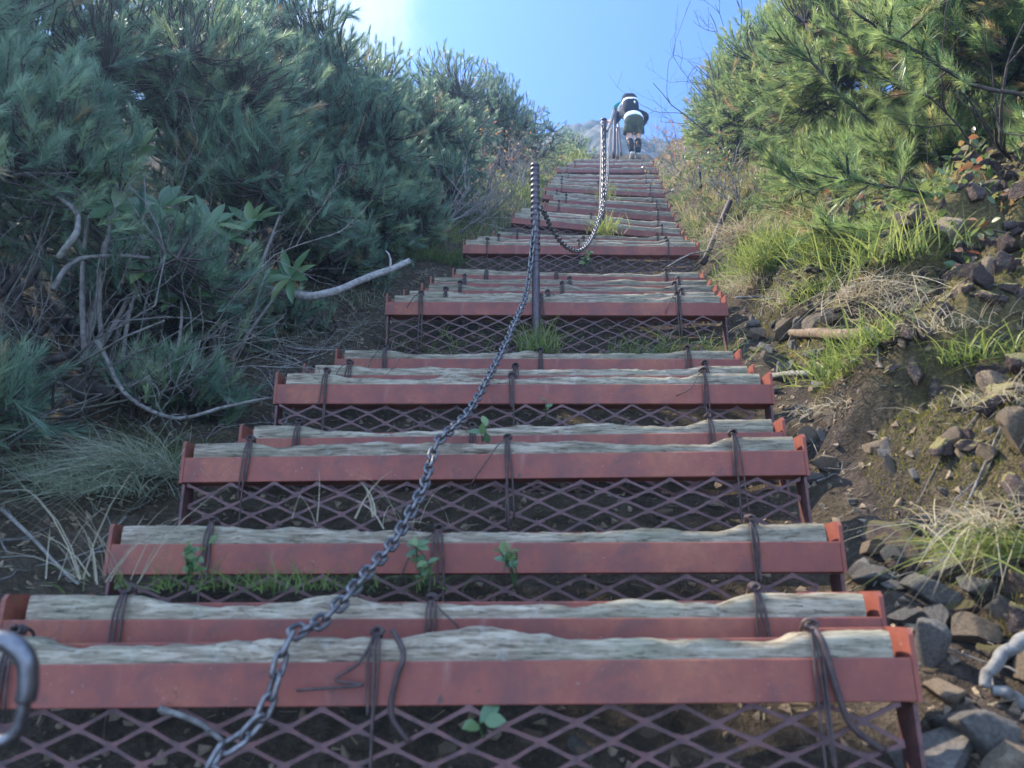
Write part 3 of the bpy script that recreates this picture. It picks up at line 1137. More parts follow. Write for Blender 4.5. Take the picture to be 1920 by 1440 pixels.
def tuft(label, base, n, L, seed, droop=.6, mat="grass", width=.004, spread=.05, lean=(0, 0, 1.0), tintr=(.2, 1.0), name="grass_tuft", group="grass tufts on the banks", noise=.33):
    r = np.random.default_rng(seed)
    B = np.asarray(base, float)
    k = 5
    d0 = np.array(lean) + r.normal(0, noise, (n, 3))
    d0 /= np.linalg.norm(d0, axis=1)[:, None]
    b0 = B + r.normal(0, 1, (n, 3)) * np.array([spread, spread, .004])
    ln = L * r.uniform(.5, 1.1, n)
    hz = d0.copy(); hz[:, 2] = 0
    hz += r.normal(0, .15, (n, 3)) * np.array([1, 1, 0]); hz /= np.linalg.norm(hz, axis=1)[:, None] + 1e-6
    f = np.linspace(0, 1, k)
    dr = droop * r.uniform(.5, 1.4, n)
    P = b0[:, None] + d0[:, None] * (ln[:, None] * f)[..., None] + hz[:, None] * (ln * dr * .45)[:, None, None] * (f ** 2)[None, :, None]
    P[:, :, 2] -= (ln * dr * .55)[:, None] * f[None] ** 2.2
    side = np.cross(d0, r.normal(size=(n, 3))); side /= np.linalg.norm(side, axis=1)[:, None]
    w = width * (1 - f) ** .7 * .5 + 1e-5
    V = np.stack([P - side[:, None] * w[None, :, None], P + side[:, None] * w[None, :, None]], 2).reshape(n, -1, 3)
    q = np.array([(2 * i, 2 * i + 1, 2 * i + 3, 2 * i + 2) for i in range(k - 1)])
    Q = (q[None] + (np.arange(n) * 2 * k)[:, None, None]).reshape(-1, 4)
    t = np.repeat(r.uniform(*tintr, n), 2 * k)
    o = part(name, V.reshape(-1, 3), Q, M[mat], None, True, t)
    return tag(o, label, "grass", group)


# ------------------------------------------------------------------ pines on the left
PL = "dwarf pine"
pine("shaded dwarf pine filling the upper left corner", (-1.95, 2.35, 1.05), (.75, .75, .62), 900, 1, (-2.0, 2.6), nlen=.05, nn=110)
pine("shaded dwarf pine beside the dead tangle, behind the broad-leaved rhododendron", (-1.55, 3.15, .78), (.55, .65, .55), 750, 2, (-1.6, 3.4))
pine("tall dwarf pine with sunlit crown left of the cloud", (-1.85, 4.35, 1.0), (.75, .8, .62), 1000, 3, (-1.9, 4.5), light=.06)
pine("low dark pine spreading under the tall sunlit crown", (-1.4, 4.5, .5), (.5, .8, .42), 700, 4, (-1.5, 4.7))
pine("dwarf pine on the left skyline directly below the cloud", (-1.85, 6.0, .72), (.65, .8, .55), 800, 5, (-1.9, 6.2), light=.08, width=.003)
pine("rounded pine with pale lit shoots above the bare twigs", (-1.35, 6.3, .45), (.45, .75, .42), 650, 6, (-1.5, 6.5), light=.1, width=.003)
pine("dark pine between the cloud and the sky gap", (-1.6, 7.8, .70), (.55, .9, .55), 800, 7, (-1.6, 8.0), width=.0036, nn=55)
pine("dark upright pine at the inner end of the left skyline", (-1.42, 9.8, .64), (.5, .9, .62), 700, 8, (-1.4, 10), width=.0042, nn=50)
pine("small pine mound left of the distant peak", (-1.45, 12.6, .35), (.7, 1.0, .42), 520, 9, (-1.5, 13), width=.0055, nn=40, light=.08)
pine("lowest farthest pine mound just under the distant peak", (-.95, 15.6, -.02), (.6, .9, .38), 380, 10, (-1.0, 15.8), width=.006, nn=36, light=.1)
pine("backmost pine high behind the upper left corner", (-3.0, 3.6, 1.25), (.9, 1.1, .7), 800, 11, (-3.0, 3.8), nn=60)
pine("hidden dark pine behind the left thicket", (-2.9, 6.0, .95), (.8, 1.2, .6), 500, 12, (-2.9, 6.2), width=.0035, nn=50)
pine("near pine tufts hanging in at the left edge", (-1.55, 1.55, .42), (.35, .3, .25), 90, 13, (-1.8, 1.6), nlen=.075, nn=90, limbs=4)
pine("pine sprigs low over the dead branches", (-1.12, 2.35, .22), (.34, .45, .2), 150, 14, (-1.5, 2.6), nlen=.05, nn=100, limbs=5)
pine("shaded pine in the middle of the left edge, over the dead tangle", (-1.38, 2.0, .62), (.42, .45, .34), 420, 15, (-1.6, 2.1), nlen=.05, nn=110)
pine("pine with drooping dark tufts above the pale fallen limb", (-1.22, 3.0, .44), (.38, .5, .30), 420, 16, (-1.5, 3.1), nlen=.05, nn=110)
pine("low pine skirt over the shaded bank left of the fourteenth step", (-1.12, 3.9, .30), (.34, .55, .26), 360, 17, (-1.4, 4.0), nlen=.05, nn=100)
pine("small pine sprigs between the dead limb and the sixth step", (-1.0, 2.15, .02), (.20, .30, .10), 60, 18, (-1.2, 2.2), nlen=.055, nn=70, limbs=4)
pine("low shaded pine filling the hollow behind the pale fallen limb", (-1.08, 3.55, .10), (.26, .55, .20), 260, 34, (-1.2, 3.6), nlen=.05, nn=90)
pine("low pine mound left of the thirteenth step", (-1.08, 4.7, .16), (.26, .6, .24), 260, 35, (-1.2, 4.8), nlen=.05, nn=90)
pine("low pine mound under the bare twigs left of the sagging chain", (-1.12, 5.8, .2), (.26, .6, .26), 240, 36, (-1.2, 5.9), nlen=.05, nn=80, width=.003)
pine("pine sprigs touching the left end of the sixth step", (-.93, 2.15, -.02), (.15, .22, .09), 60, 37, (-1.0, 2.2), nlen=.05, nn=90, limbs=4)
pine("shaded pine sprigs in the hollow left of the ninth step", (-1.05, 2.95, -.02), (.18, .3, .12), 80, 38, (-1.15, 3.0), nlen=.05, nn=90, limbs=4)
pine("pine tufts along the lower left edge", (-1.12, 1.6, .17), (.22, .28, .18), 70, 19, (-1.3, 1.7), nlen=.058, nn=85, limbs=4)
# ------------------------------------------------------------------ pines on the right
G2 = "sunlit pines on the right bank"
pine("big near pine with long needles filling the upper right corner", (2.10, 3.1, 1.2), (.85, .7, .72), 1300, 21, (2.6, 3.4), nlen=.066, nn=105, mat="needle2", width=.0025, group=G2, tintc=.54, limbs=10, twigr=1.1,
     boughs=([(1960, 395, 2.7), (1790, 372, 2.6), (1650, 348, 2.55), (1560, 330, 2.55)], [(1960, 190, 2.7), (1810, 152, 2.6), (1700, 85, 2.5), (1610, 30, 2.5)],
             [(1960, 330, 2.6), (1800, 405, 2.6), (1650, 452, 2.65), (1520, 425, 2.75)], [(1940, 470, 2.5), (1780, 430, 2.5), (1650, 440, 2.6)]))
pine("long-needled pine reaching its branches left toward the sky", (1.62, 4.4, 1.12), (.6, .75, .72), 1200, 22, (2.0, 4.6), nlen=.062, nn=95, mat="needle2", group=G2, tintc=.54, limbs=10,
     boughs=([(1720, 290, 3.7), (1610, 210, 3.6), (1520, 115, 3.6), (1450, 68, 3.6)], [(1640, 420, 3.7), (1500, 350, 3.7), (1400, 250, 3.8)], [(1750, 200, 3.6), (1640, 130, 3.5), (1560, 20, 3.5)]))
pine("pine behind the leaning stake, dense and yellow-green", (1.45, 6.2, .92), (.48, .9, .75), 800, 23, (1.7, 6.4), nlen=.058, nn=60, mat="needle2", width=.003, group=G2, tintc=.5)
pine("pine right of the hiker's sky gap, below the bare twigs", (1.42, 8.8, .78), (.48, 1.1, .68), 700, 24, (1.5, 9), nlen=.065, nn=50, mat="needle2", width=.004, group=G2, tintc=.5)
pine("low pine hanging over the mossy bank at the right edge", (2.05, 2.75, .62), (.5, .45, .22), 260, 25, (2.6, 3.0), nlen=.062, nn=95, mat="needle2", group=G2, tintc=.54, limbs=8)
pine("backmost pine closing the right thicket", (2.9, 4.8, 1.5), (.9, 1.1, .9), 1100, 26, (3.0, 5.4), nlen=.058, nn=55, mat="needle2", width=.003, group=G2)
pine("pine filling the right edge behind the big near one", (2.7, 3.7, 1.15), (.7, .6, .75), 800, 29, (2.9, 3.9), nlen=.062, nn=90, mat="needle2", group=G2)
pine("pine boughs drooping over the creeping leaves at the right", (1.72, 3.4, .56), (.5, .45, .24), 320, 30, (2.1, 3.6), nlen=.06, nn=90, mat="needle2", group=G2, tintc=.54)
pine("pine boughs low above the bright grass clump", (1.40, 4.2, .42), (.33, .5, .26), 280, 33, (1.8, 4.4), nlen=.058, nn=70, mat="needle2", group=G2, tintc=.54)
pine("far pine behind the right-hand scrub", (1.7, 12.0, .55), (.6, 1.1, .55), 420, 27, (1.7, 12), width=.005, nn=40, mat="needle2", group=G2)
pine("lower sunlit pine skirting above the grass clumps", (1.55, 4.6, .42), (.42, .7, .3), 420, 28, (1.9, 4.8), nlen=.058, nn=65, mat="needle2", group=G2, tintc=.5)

# ------------------------------------------------------------------ bare shrubs
shrub("leafless dark twigs against the sky above the right pines", gpos(1.35, 6.6), 2.2, 31, 5, 0, mat="bark", lean=(-.12, 0, 1), stems=5, r0=.012)
shrub("grey bare brush just right of the hiker", gpos(1.0, 12.2), .9, 32, 4, 120, stems=9, lean=(-.1, 0, .8), r0=.010, leafsize=.04)
shrub("pale bare brush at the top right of the stairs", gpos(.95, 10.3), .8, 33, 4, 160, stems=9, lean=(-.15, 0, .8), r0=.009, leafsize=.04)
shrub("grey bare twigs with a few russet leaves left of the sagging chain", gpos(-.98, 6.6), .75, 34, 4, 90, stems=10, lean=(.2, -.2, .6), r0=.008)
shrub("tangle of pale bare twigs under the rounded pine", gpos(-1.05, 5.4), .75, 35, 4, 30, stems=12, lean=(.15, -.3, .5), r0=.008)
shrub("bare twigs with tan leaves beside the highest steps", gpos(-1.0, 8.8), .8, 36, 4, 200, stems=10, lean=(.1, 0, .8), r0=.009, leafsize=.04)
shrub("dead grey branch tangle at the left edge", gpos(-1.35, 1.9), 1.0, 37, 4, 0, mat="dead", stems=16, lean=(.45, -.2, .45), r0=.0042, wig=.55, group="dead branches in the left thicket")
shrub("dead branches sprawling toward the fourth step", gpos(-1.25, 2.3), .95, 38, 4, 0, mat="dead", stems=16, lean=(.6, -.25, .1), r0=.0038, wig=.5, group="dead branches in the left thicket")
shrub("thin dead twigs under the rhododendron", gpos(-1.45, 2.7), 1.0, 39, 4, 0, mat="dead", stems=16, lean=(.4, -.3, .5), r0=.004, wig=.55, group="dead branches in the left thicket")
shrub("dark twigs hanging over the mossy bank", slope(1.75, 2.9, .55), .8, 40, 4, 60, leafmat="cover", mat="bark", stems=8, lean=(-.6, -.3, -.1), r0=.008, leafsize=.025, group="leafless shrubs beside the stairs")
shrub("sunlit scrub beside the leaning stake", gpos(1.05, 5.2), .55, 41, 4, 200, leafmat="cover", stems=10, lean=(-.1, -.1, .8), r0=.006, leafsize=.03)
shrub("yellowish scrub under the short upright stake", gpos(1.0, 7.2), .6, 42, 4, 260, leafmat="cover", stems=10, lean=(-.1, -.1, .8), r0=.006, leafsize=.035)

# ------------------------------------------------------------------ rhododendrons
def rhodo(label, spots, seed):
    r = np.random.default_rng(seed)
    B = spots[0] + np.array([-.1, .25, -.45])
    root = empty("rhododendron", B, label, "shrub", "broad-leaved rhododendrons in the left thicket")
    w = MB(); lf = MB()
    for p in spots:
        a = np.array([r.uniform(-.2, .5), -.7, r.uniform(.1, .7)]); a /= np.linalg.norm(a)
        w.tube(bez(B, (B + p) / 2 + r.normal(0, .05, 3), p, 8), np.linspace(.009, .004, 8), 6)
        Fm = frames(a[None], r)[0]
        n = r.integers(7, 11)
        for k in range(n):
            ph = 2 * math.pi * k / n + r.uniform(-.3, .3)
            v = Fm[:, 0] * math.cos(ph) + Fm[:, 1] * math.sin(ph) + a * r.uniform(.1, .7)
            leaf_geo(lf, p, v, a, r.uniform(.09, .135), r.uniform(.032, .042), r, r.uniform(.2, .8), r.uniform(.0, .3))
    w.build("stems", M["twig"], root)
    lf.build("leaves", M["leaf"], root, True, True)


rhodo("rhododendron with wide flat leaves in the shaded left thicket", [at(185, 330, 2.0), at(250, 300, 2.15), at(95, 180, 2.1), at(300, 390, 2.25)], 61)
rhodo("rhododendron with narrow drooping leaves left of the pale fallen branch", [at(430, 450, 2.5), at(470, 420, 2.6), at(545, 350, 2.9), at(545, 520, 2.6), at(395, 420, 2.5)], 62)
rhodo("small rhododendron low beside the dead tangle", [at(270, 510, 2.1), at(340, 560, 2.2), at(215, 390, 2.0)], 63)

# ------------------------------------------------------------------ dead wood
def branch(label, pts, r0, r1, mat="dead", name="dead_branch", stubs=0, seed=1, group="fallen dead wood"):
    r = np.random.default_rng(seed)
    P = spline(pts, 8)
    n = len(P)
    P = P + r0 * 1.1 * np.stack([fbm(np.arange(n) * .14, seed, k * 7.0, 3, 2) for k in range(3)], 1)
    R = np.linspace(r0, r1, n) * (1 + .2 * fbm(np.arange(n) * .16, seed * 1.7, 0, 5, 3))
    b = MB()
    b.tube(P, R, 9)
    for _ in range(stubs):
        k = r.integers(n // 4, n - 2)
        d = r.normal(size=3); d[2] = abs(d[2]); d /= np.linalg.norm(d)
        L = r.uniform(2, 6) * r0
        b.tube(bez(P[k], P[k] + d * L * .5 + r.normal(0, r0, 3), P[k] + d * L, 5), np.linspace(R[k] * .5, R[k] * .2, 5), 6)
    o = b.build(name, M[mat])
    return tag(o, label, "branch", group)


branch("thick pale dead limb curving up at its right end, left of the ninth step", [at(500, 545, 2.62), at(590, 553, 2.62), at(650, 538, 2.66), at(715, 514, 2.72), at(768, 487, 2.78)], .017, .011, "limb", stubs=1, seed=2)
branch("short pale broken limb lying under the dark left thicket", [on_ground(*q[:2], q[2])[0] for q in ((600, 438, 0.015),(645, 436, 0.015),(692, 441, 0.015))], .014, .010, "driftwood", seed=3)
branch("thin bleached stick slanting down to the third step's left end", [on_ground(*q[:2], q[2])[0] for q in ((0, 972, 0.02),(60, 1028, 0.02),(110, 1076, 0.015),(148, 1110, 0.01))], .0045, .003, "driftwood", stubs=3, seed=4)
_dd = on_ground(1862, 1285)[1] - .015
branch("white driftwood piece bent down over the rocks at the right edge", [at(1945, 1190, _dd), at(1905, 1200, _dd), at(1874, 1222, _dd), at(1862, 1255, _dd - .01), at(1853, 1290, _dd - .02)], .012, .008, "bleached", seed=5)
branch("white driftwood piece curling over the grey boulder at the right edge", [at(1862, 1298, _dd - .02), at(1885, 1300, _dd - .02), at(1908, 1312, _dd - .02), at(1940, 1345, _dd - .02)], .007, .013, "bleached", seed=6)
branch("brown log wedged across the sunlit rocks right of the ninth step", [on_ground(*q, 0.012)[0] for q in ((1478,628),(1540,634),(1630,636))], .015, .020, "brownwood", seed=7)
branch("grey-green stick pointing at the right end of the sixth step", [on_ground(*q, 0.012)[0] for q in ((1450,712),(1510,708),(1556,702),(1610,684))], .011, .008, "dead", seed=8)
branch("gnarled dead limb twisting through the left tangle", [at(110, 480, 1.75), at(140, 440, 1.75), at(150, 410, 1.8), at(130, 385, 1.85), at(90, 360, 1.9)], .008, .004, "dead", stubs=3, seed=9)
branch("long dead limb rising from the left tangle to the right", [at(100, 540, 1.85), at(140, 490, 1.9), at(190, 480, 1.95), at(280, 484, 2.0)], .008, .004, "dead", stubs=4, seed=10)
branch("dead branch bowing low in front of the fifth step", [at(180, 640, 1.9), at(240, 740, 1.9), at(330, 783, 1.9), at(420, 765, 1.9), at(505, 748, 2.0)], .007, .003, "dead", stubs=6, seed=11)
branch("curved grey root over the dark soil left of the sixth step", [on_ground(*q[:2], q[2])[0] for q in ((440, 624, 0.01),(500, 644, 0.01),(560, 659, 0.01),(630, 664, 0.01))], .006, .003, "dead", stubs=4, seed=12)
branch("thin grey branch in the mesh shadow left of the sagging chain foot", [at(300, 1330, .99), at(370, 1352, .985), at(420, 1392, .98)], .004, .003, "dead", seed=13)
for k, (a, b_, d, lab) in enumerate([((1250, 500), (1330, 470), 4.2, "thin broken twig in the dark gap by the leaning stake"),
                                     ((1380, 560), (1470, 565), 3.2, "dark stick beside the right end of the ninth step")]):
    branch(lab, [at(*a, d), at((a[0] + b_[0]) / 2, (a[1] + b_[1]) / 2 - 6, d), at(*b_, d)], .006, .003, "dead", stubs=2, seed=70 + k)

# ------------------------------------------------------------------ rocks
def rock_mesh(seed):
    r = np.random.default_rng(seed)
    import bmesh
    bm = bmesh.new()
    bmesh.ops.create_icosphere(bm, subdivisions=4, radius=1)
    V = np.array([v.co[:] for v in bm.verts])
    Fc = np.array([[v.index for v in f.verts] for f in bm.faces])
    bm.free()
    # chop with random planes for an angular look
    for _ in range(11):
        n = r.normal(size=3); n /= np.linalg.norm(n)
        c = r.uniform(.32, .72)
        dd = V @ n - c
        V = V - np.outer(np.clip(dd, 0, None) * .985, n)
    V = V * 1.35 * (1 + .05 * fbm(V[:, 0] * 3 + seed, V[:, 1] * 3, V[:, 2] * 3, seed, 4)[:, None])
    V = V * np.array([1, r.uniform(.65, .95), r.uniform(.5, .8)])
    return V, Fc


ROCKS = [rock_mesh(200 + k) for k in range(9)]
RM = {}
for mname in ("rock", "ochre", "lava"):
    if mname == "lava":
        RR = [(v * (1 + .28 * fbm(v[:, 0] * 2.6 + 9 * q, v[:, 1] * 2.6, v[:, 2] * 2.6, 300 + q, 4)[:, None] + .10 * np.abs(fbm(v[:, 0] * 8, v[:, 1] * 8, v[:, 2] * 8 + q, 320, 3))[:, None]), f) for q, (v, f) in enumerate(ROCKS)]
    else:
        RR = [(v * (1 + .05 * fbm(v[:, 0] * 9 + 9 * q, v[:, 1] * 9, v[:, 2] * 9, 340 + q, 3)[:, None]), f) for q, (v, f) in enumerate(ROCKS)]
    RM[mname] = [mesh_from("rock", v, f, M[mname]) for v, f in RR]


def rock(p, s, k, mat, rot, label, group):
    o = bpy.data.objects.new("rock", RM[mat][k % len(ROCKS)])
    COL.objects.link(o)
    o.location = Vector(p)
    o.scale = (s, s, s)
    o.rotation_euler = rot
    return tag(o, label, "rock", group)


RG = "loose rocks in the rubble right of the steps"


def hand_rock(px, py, d, size_px, mat, k, label):
    p = at(px, py, d)
    if px > 1400:
        p, d = on_ground(px, py + size_px * .25)
    s = size_px / 2 / F * d * (1.2 if px > 1400 else 1)
    if px > 1400:
        p = p + np.array([0, 0, s * .35])
    rock(p, s, k, mat, (random.uniform(-.5, .5), random.uniform(-.5, .5), random.uniform(0, 6.3)), label, RG)


hand_rock(1835, 1365, 1.02, 150, "rock", 0, "large grey boulder under the white driftwood")
hand_rock(1760, 1420, .98, 150, "rock", 1, "wide grey rock at the lower right beside the mesh of the lowest step")
hand_rock(1905, 1430, .98, 120, "ochre", 2, "brown rock in the lower right corner")
hand_rock(1818, 1185, 1.12, 75, "ochre", 3, "pointed tan rock above the white driftwood")
hand_rock(1745, 1215, 1.12, 95, "rock", 4, "flat slab rock beside the right end of the lowest step")
hand_rock(1750, 1110, 1.22, 70, "rock", 5, "wedge-shaped grey rock beside the right end of the second step")
hand_rock(1648, 1075, 1.35, 60, "rock", 6, "squat grey rock touching the right end of the third step")
hand_rock(1630, 1028, 1.40, 42, "ochre", 7, "small pale rounded rock just above the third step's right end")
hand_rock(1690, 1010, 1.45, 84, "lava", 8, "lichen-spotted grey rock under the dark mossy hollow")
hand_rock(1740, 985, 1.5, 70, "rock", 2, "grey rock leaning against the lichen-spotted one")
hand_rock(1690, 1060, 1.32, 62, "lava", 1, "dark rock between the squat rock and the lichen-spotted one")
hand_rock(1780, 1060, 1.3, 60, "rock", 3, "tilted grey rock right of the dark one in the rubble")
hand_rock(1830, 1095, 1.25, 66, "rock", 0, "grey block in the rubble below the dry tuft")
hand_rock(1790, 1145, 1.2, 56, "lava", 5, "dark stone between the wedge rock and the tan pointed rock")
hand_rock(1870, 1140, 1.18, 60, "rock", 7, "grey-brown stone under the sunlit right-edge tuft")
hand_rock(1700, 1160, 1.2, 46, "rock", 8, "small stone tucked behind the lowest step's end plate")
hand_rock(1875, 1230, 1.14, 60, "lava", 4, "dark stone shaded behind the white driftwood")
hand_rock(1760, 1290, 1.06, 60, "ochre", 6, "tan stone between the lowest step and the grey boulder")
hand_rock(1465, 673, 2.5, 44, "rock", 0, "round grey rock in the sun beside the seventh step")
hand_rock(1415, 625, 2.75, 36, "ochre", 1, "pale rock at the right end of the ninth step's mesh")
hand_rock(1470, 618, 2.8, 40, "ochre", 3, "tan rock on top of the sunlit pile")
hand_rock(1530, 600, 2.8, 44, "ochre", 4, "ochre rock under the dry hanging grass")
hand_rock(1560, 590, 2.8, 38, "ochre", 6, "ochre rock beneath the green tuft on the bank")
hand_rock(1500, 605, 2.8, 38, "rock", 7, "grey rock between the two ochre ones on the pile")
hand_rock(1440, 655, 2.6, 30, "rock", 5, "small grey rock below the pale one on the pile")
hand_rock(1500, 690, 2.3, 30, "ochre", 2, "tan stone on the soil above the grey-green stick")
hand_rock(1545, 660, 2.5, 30, "rock", 8, "grey stone at the foot of the sunlit green tuft")
hand_rock(1545, 870, 1.72, 36, "ochre", 3, "pale stone stuck in the dark moss beside the fourth step")
hand_rock(1640, 835, 1.8, 36, "ochre", 5, "tan stone stuck in the dark mossy hollow")
hand_rock(1348, 912, 1.76, 22, "ochre", 1, "orange stone behind the fourth step's mesh, right half")
hand_rock(1340, 945, 1.74, 34, "rock", 2, "bluish flat stone behind the fourth step's mesh")
hand_rock(1245, 962, 1.74, 30, "ochre", 4, "tan stone behind the fourth step's mesh, left of the bluish one")
hand_rock(680, 1345, 1.05, 50, "rock", 6, "flat whitish stone hanging behind the lowest mesh, below the middle tie")
hand_rock(838, 1400, 1.04, 46, "ochre", 0, "round tan stone behind the lowest mesh left of the green leaf")
hand_rock(990, 1385, 1.05, 60, "ochre", 7, "brown stone behind the lowest mesh right of the green leaf")
hand_rock(1090, 1400, 1.05, 44, "rock", 8, "grey stone behind the lowest mesh right of the brown one")
hand_rock(1090, 1405, 1.04, 40, "ochre", 1, "ochre pebble below the grey stone behind the lowest mesh")
hand_rock(1220, 1365, 1.06, 36, "ochre", 3, "pale pebble behind the lowest mesh near its right half")

r = np.random.default_rng(77)
SH = "dark lava rock poking out of the sunlit mossy bank"
for k in range(120):
    c_ = [(1.25, 1.75), (1.45, 2.1), (1.2, 2.35), (1.55, 1.6), (1.3, 2.9), (1.6, 2.5), (1.08, 1.35)][k % 7]
    u = c_[0] + r.normal(0, .11); d = c_[1] + r.normal(0, .15)
    s = r.uniform(.012, .045) * (1.5 if r.random() < .15 else 1)
    rock(gpos(u, d, s * .25), s, int(r.integers(9)), "lava" if r.random() < .7 else "ochre", r.uniform(0, 6.3, 3), "small brown rock poking out of the mossy right bank", "small rocks in the mossy bank")
for k in range(125):
    u = r.uniform(.74, 1.08); d = .9 + 2.4 * r.random() ** 1.5
    s = r.uniform(.009, .030)
    rock(gpos(u, d, s * .3), s, int(r.integers(9)), "rock" if r.random() < .65 else "ochre", r.uniform(0, 6.3, 3), "small angular stone in the rubble gully right of the steps", "small stones in the rubble gully")


def gravel():
    b = MB()
    r = np.random.default_rng(5)
    base_v, base_f = [], []
    for k in range(4):
        v = np.array([(1, 1, 1), (-1, -1, 1), (-1, 1, -1), (1, -1, -1), (0, 0, 1.3), (1.2, 0, -.4), (-.3, 1.2, .1), (-1.1, -.4, -.2)], float) + r.normal(0, .2, (8, 3))
        base_v.append(v)
    import bmesh
    hull = []
    for v in base_v:
        bm = bmesh.new()
        for p in v:
            bm.verts.new(p)
        bmesh.ops.convex_hull(bm, input=bm.verts)
        bm.verts.index_update()
        hull.append((np.array([q.co[:] for q in bm.verts]), np.array([[q.index for q in f.verts] for f in bm.faces if len(f.verts) == 3])))
        bm.free()
    spots = []
    for _ in range(2600):
        spots.append((r.uniform(-.72, .78), r.uniform(.85, 5.5)))
    for _ in range(1500):
        spots.append((r.uniform(.72, 1.3), r.uniform(.8, 4.5)))
    for _ in range(900):
        spots.append((r.uniform(-1.6, -.7), r.uniform(.8, 4.5)))
    for _ in range(900):
        spots.append((r.uniform(-.6, .6), r.uniform(11.5, 15.5)))
    S = np.array(spots)
    P = gpos(S[:, 0], S[:, 1])
    for p in P:
        v, f = hull[r.integers(4)]
        s = r.uniform(.003, .010) * (1 + 1.2 * (p[1] > 8))
        R = frames(r.normal(size=(1, 3)), r)[0]
        b.add((v * s * np.array([1, .8, .6])) @ R.T + p, None, f, r.random())
    o = b.build("gravel", M["ochre"], None, False)
    tag(o, kind="stuff")



gravel()


def clods():
    """crumbling dark clods and stones of the cut bank, far too many to count"""
    r = np.random.default_rng(55)
    b = MB()
    n = 0
    while n < 1500:
        u = r.uniform(.95, 1.9); d = r.uniform(1.2, 3.4)
        fr = float(ledge(u, d))
        if .16 < fr < .93 and r.random() < .72:
            continue
        v, f = ROCKS[r.integers(9)]
        v = v * (1 + .25 * fbm(v[:, 0] * 3 + n, v[:, 1] * 3, v[:, 2] * 3, 77, 3)[:, None])
        s = .007 + .036 * r.random() ** 2
        R = frames(r.normal(size=(1, 3)), r)[0]
        b.add((v * s) @ R.T + gpos(u, d, s * .15), None, f, r.random())
        n += 1
    o = b.build("rubble", M["lava"], None, True)
    tag(o, kind="stuff")


clods()


def undergrowth():
    """low dry grass and herbs fringing both sides of the stairs"""
    r = np.random.default_rng(56)
    n = 26000
    left = r.random(n) < .45
    d = np.where(left, 4.6, 3.7) + 11 * r.random(n) ** 1.3
    u = np.where(left, -.74 - .7 * r.random(n) ** 1.2, .76 + .75 * r.random(n) ** 1.1)
    keep = fbm(u * 3.1, d * 1.6, 0, 71, 3) > -.12
    u, d, left = u[keep], d[keep], left[keep]
    n = len(u)
    P = gpos(u, d, -.004)
    D = r.normal(0, .5, (n, 3)) + np.array([0, -.15, .8])
    D[:, 0] += np.where(left, .25, -.25)
    D /= np.linalg.norm(D, axis=1)[:, None]
    S = np.cross(D, r.normal(size=D.shape)); S /= np.linalg.norm(S, axis=1)[:, None]
    L = (r.uniform(.04, .15, n) * (1 + d * .03))[:, None]
    w = (.0011 + .00035 * d)[:, None]
    mid = P + D * L * .6
    tip = P + D * L + np.array([0, 0, -1.0]) * L * r.uniform(.0, .5, (n, 1))
    V = np.stack([P - S * w, P + S * w, mid + S * w * .7, mid - S * w * .7, tip], 1).reshape(-1, 3)
    i = np.arange(n)[:, None] * 5
    Q = i + np.array([[0, 1, 2, 3]]); T = i + np.array([[3, 2, 4]])
    t = np.clip(.5 + .8 * fbm(u * 2, d * 1.1, 0, 73, 3) + r.normal(0, .2, n), 0, 1)
    o = part("undergrowth", V, [Q, T], M["herb"], None, False, np.repeat(t, 5))
    tag(o, kind="stuff")



undergrowth()


def fallen_twigs():
    """loose grey twigs strewn over the shaded soil on the left and in the gully"""
    r = np.random.default_rng(57)
    b = MB()
    for k in range(520):
        if k % 9:
            u, d = -.78 - 1.0 * r.random(), .95 + 3.4 * r.random() ** 1.2
        else:
            u, d = .78 + .4 * r.random(), .9 + 2.6 * r.random()
        L = r.uniform(.05, .28)
        a = r.uniform(0, 6.28)
        t = np.linspace(-.5, .5, 6)
        cu, cd = u + L * t * math.cos(a), d + L * t * math.sin(a)
        P = gpos(cu, cd, .005) + .012 * r.normal(size=(6, 3)) * np.array([.4, .4, .5]) + np.array([0, 0, 1.0]) * (.02 * r.random() * np.cos(t * 3))[:, None]
        b.tube(P, np.linspace(r.uniform(.0014, .0036), .001, 6), 4, False)
    o = b.build("fallen_twigs", M["dead"], None)
    tag(o, kind="stuff")


fallen_twigs()


def litter():
    """fallen needles and dead leaves on the soil"""
    r = np.random.default_rng(15)
    n = 18000
    u = np.concatenate([r.uniform(-2.0, -.7, n // 3), r.uniform(.72, 1.9, n // 6), r.uniform(-.7, .7, n // 6)])
    d = r.uniform(.8, 5.5, len(u))
    P = gpos(u, d, .004)
    D = r.normal(size=(len(u), 3)); D[:, 2] *= .35
    D /= np.linalg.norm(D, axis=1)[:, None]
    S = np.cross(D, r.normal(size=D.shape)); S /= np.linalg.norm(S, axis=1)[:, None]
    L = r.uniform(.010, .040, len(u))[:, None]
    w = r.uniform(.0006, .0020, len(u))[:, None]
    V = np.stack([P - D * L / 2 - S * w, P - D * L / 2 + S * w, P + D * L / 2 + S * w * .6, P + D * L / 2 - S * w * .6], 1).reshape(-1, 3)
    Q = np.arange(len(V)).reshape(-1, 4)
    o = part("leaf_litter", V, Q, M["straw"], None, False, np.repeat(r.uniform(0, .6, len(u)), 4))
    tag(o, kind="stuff")


litter()


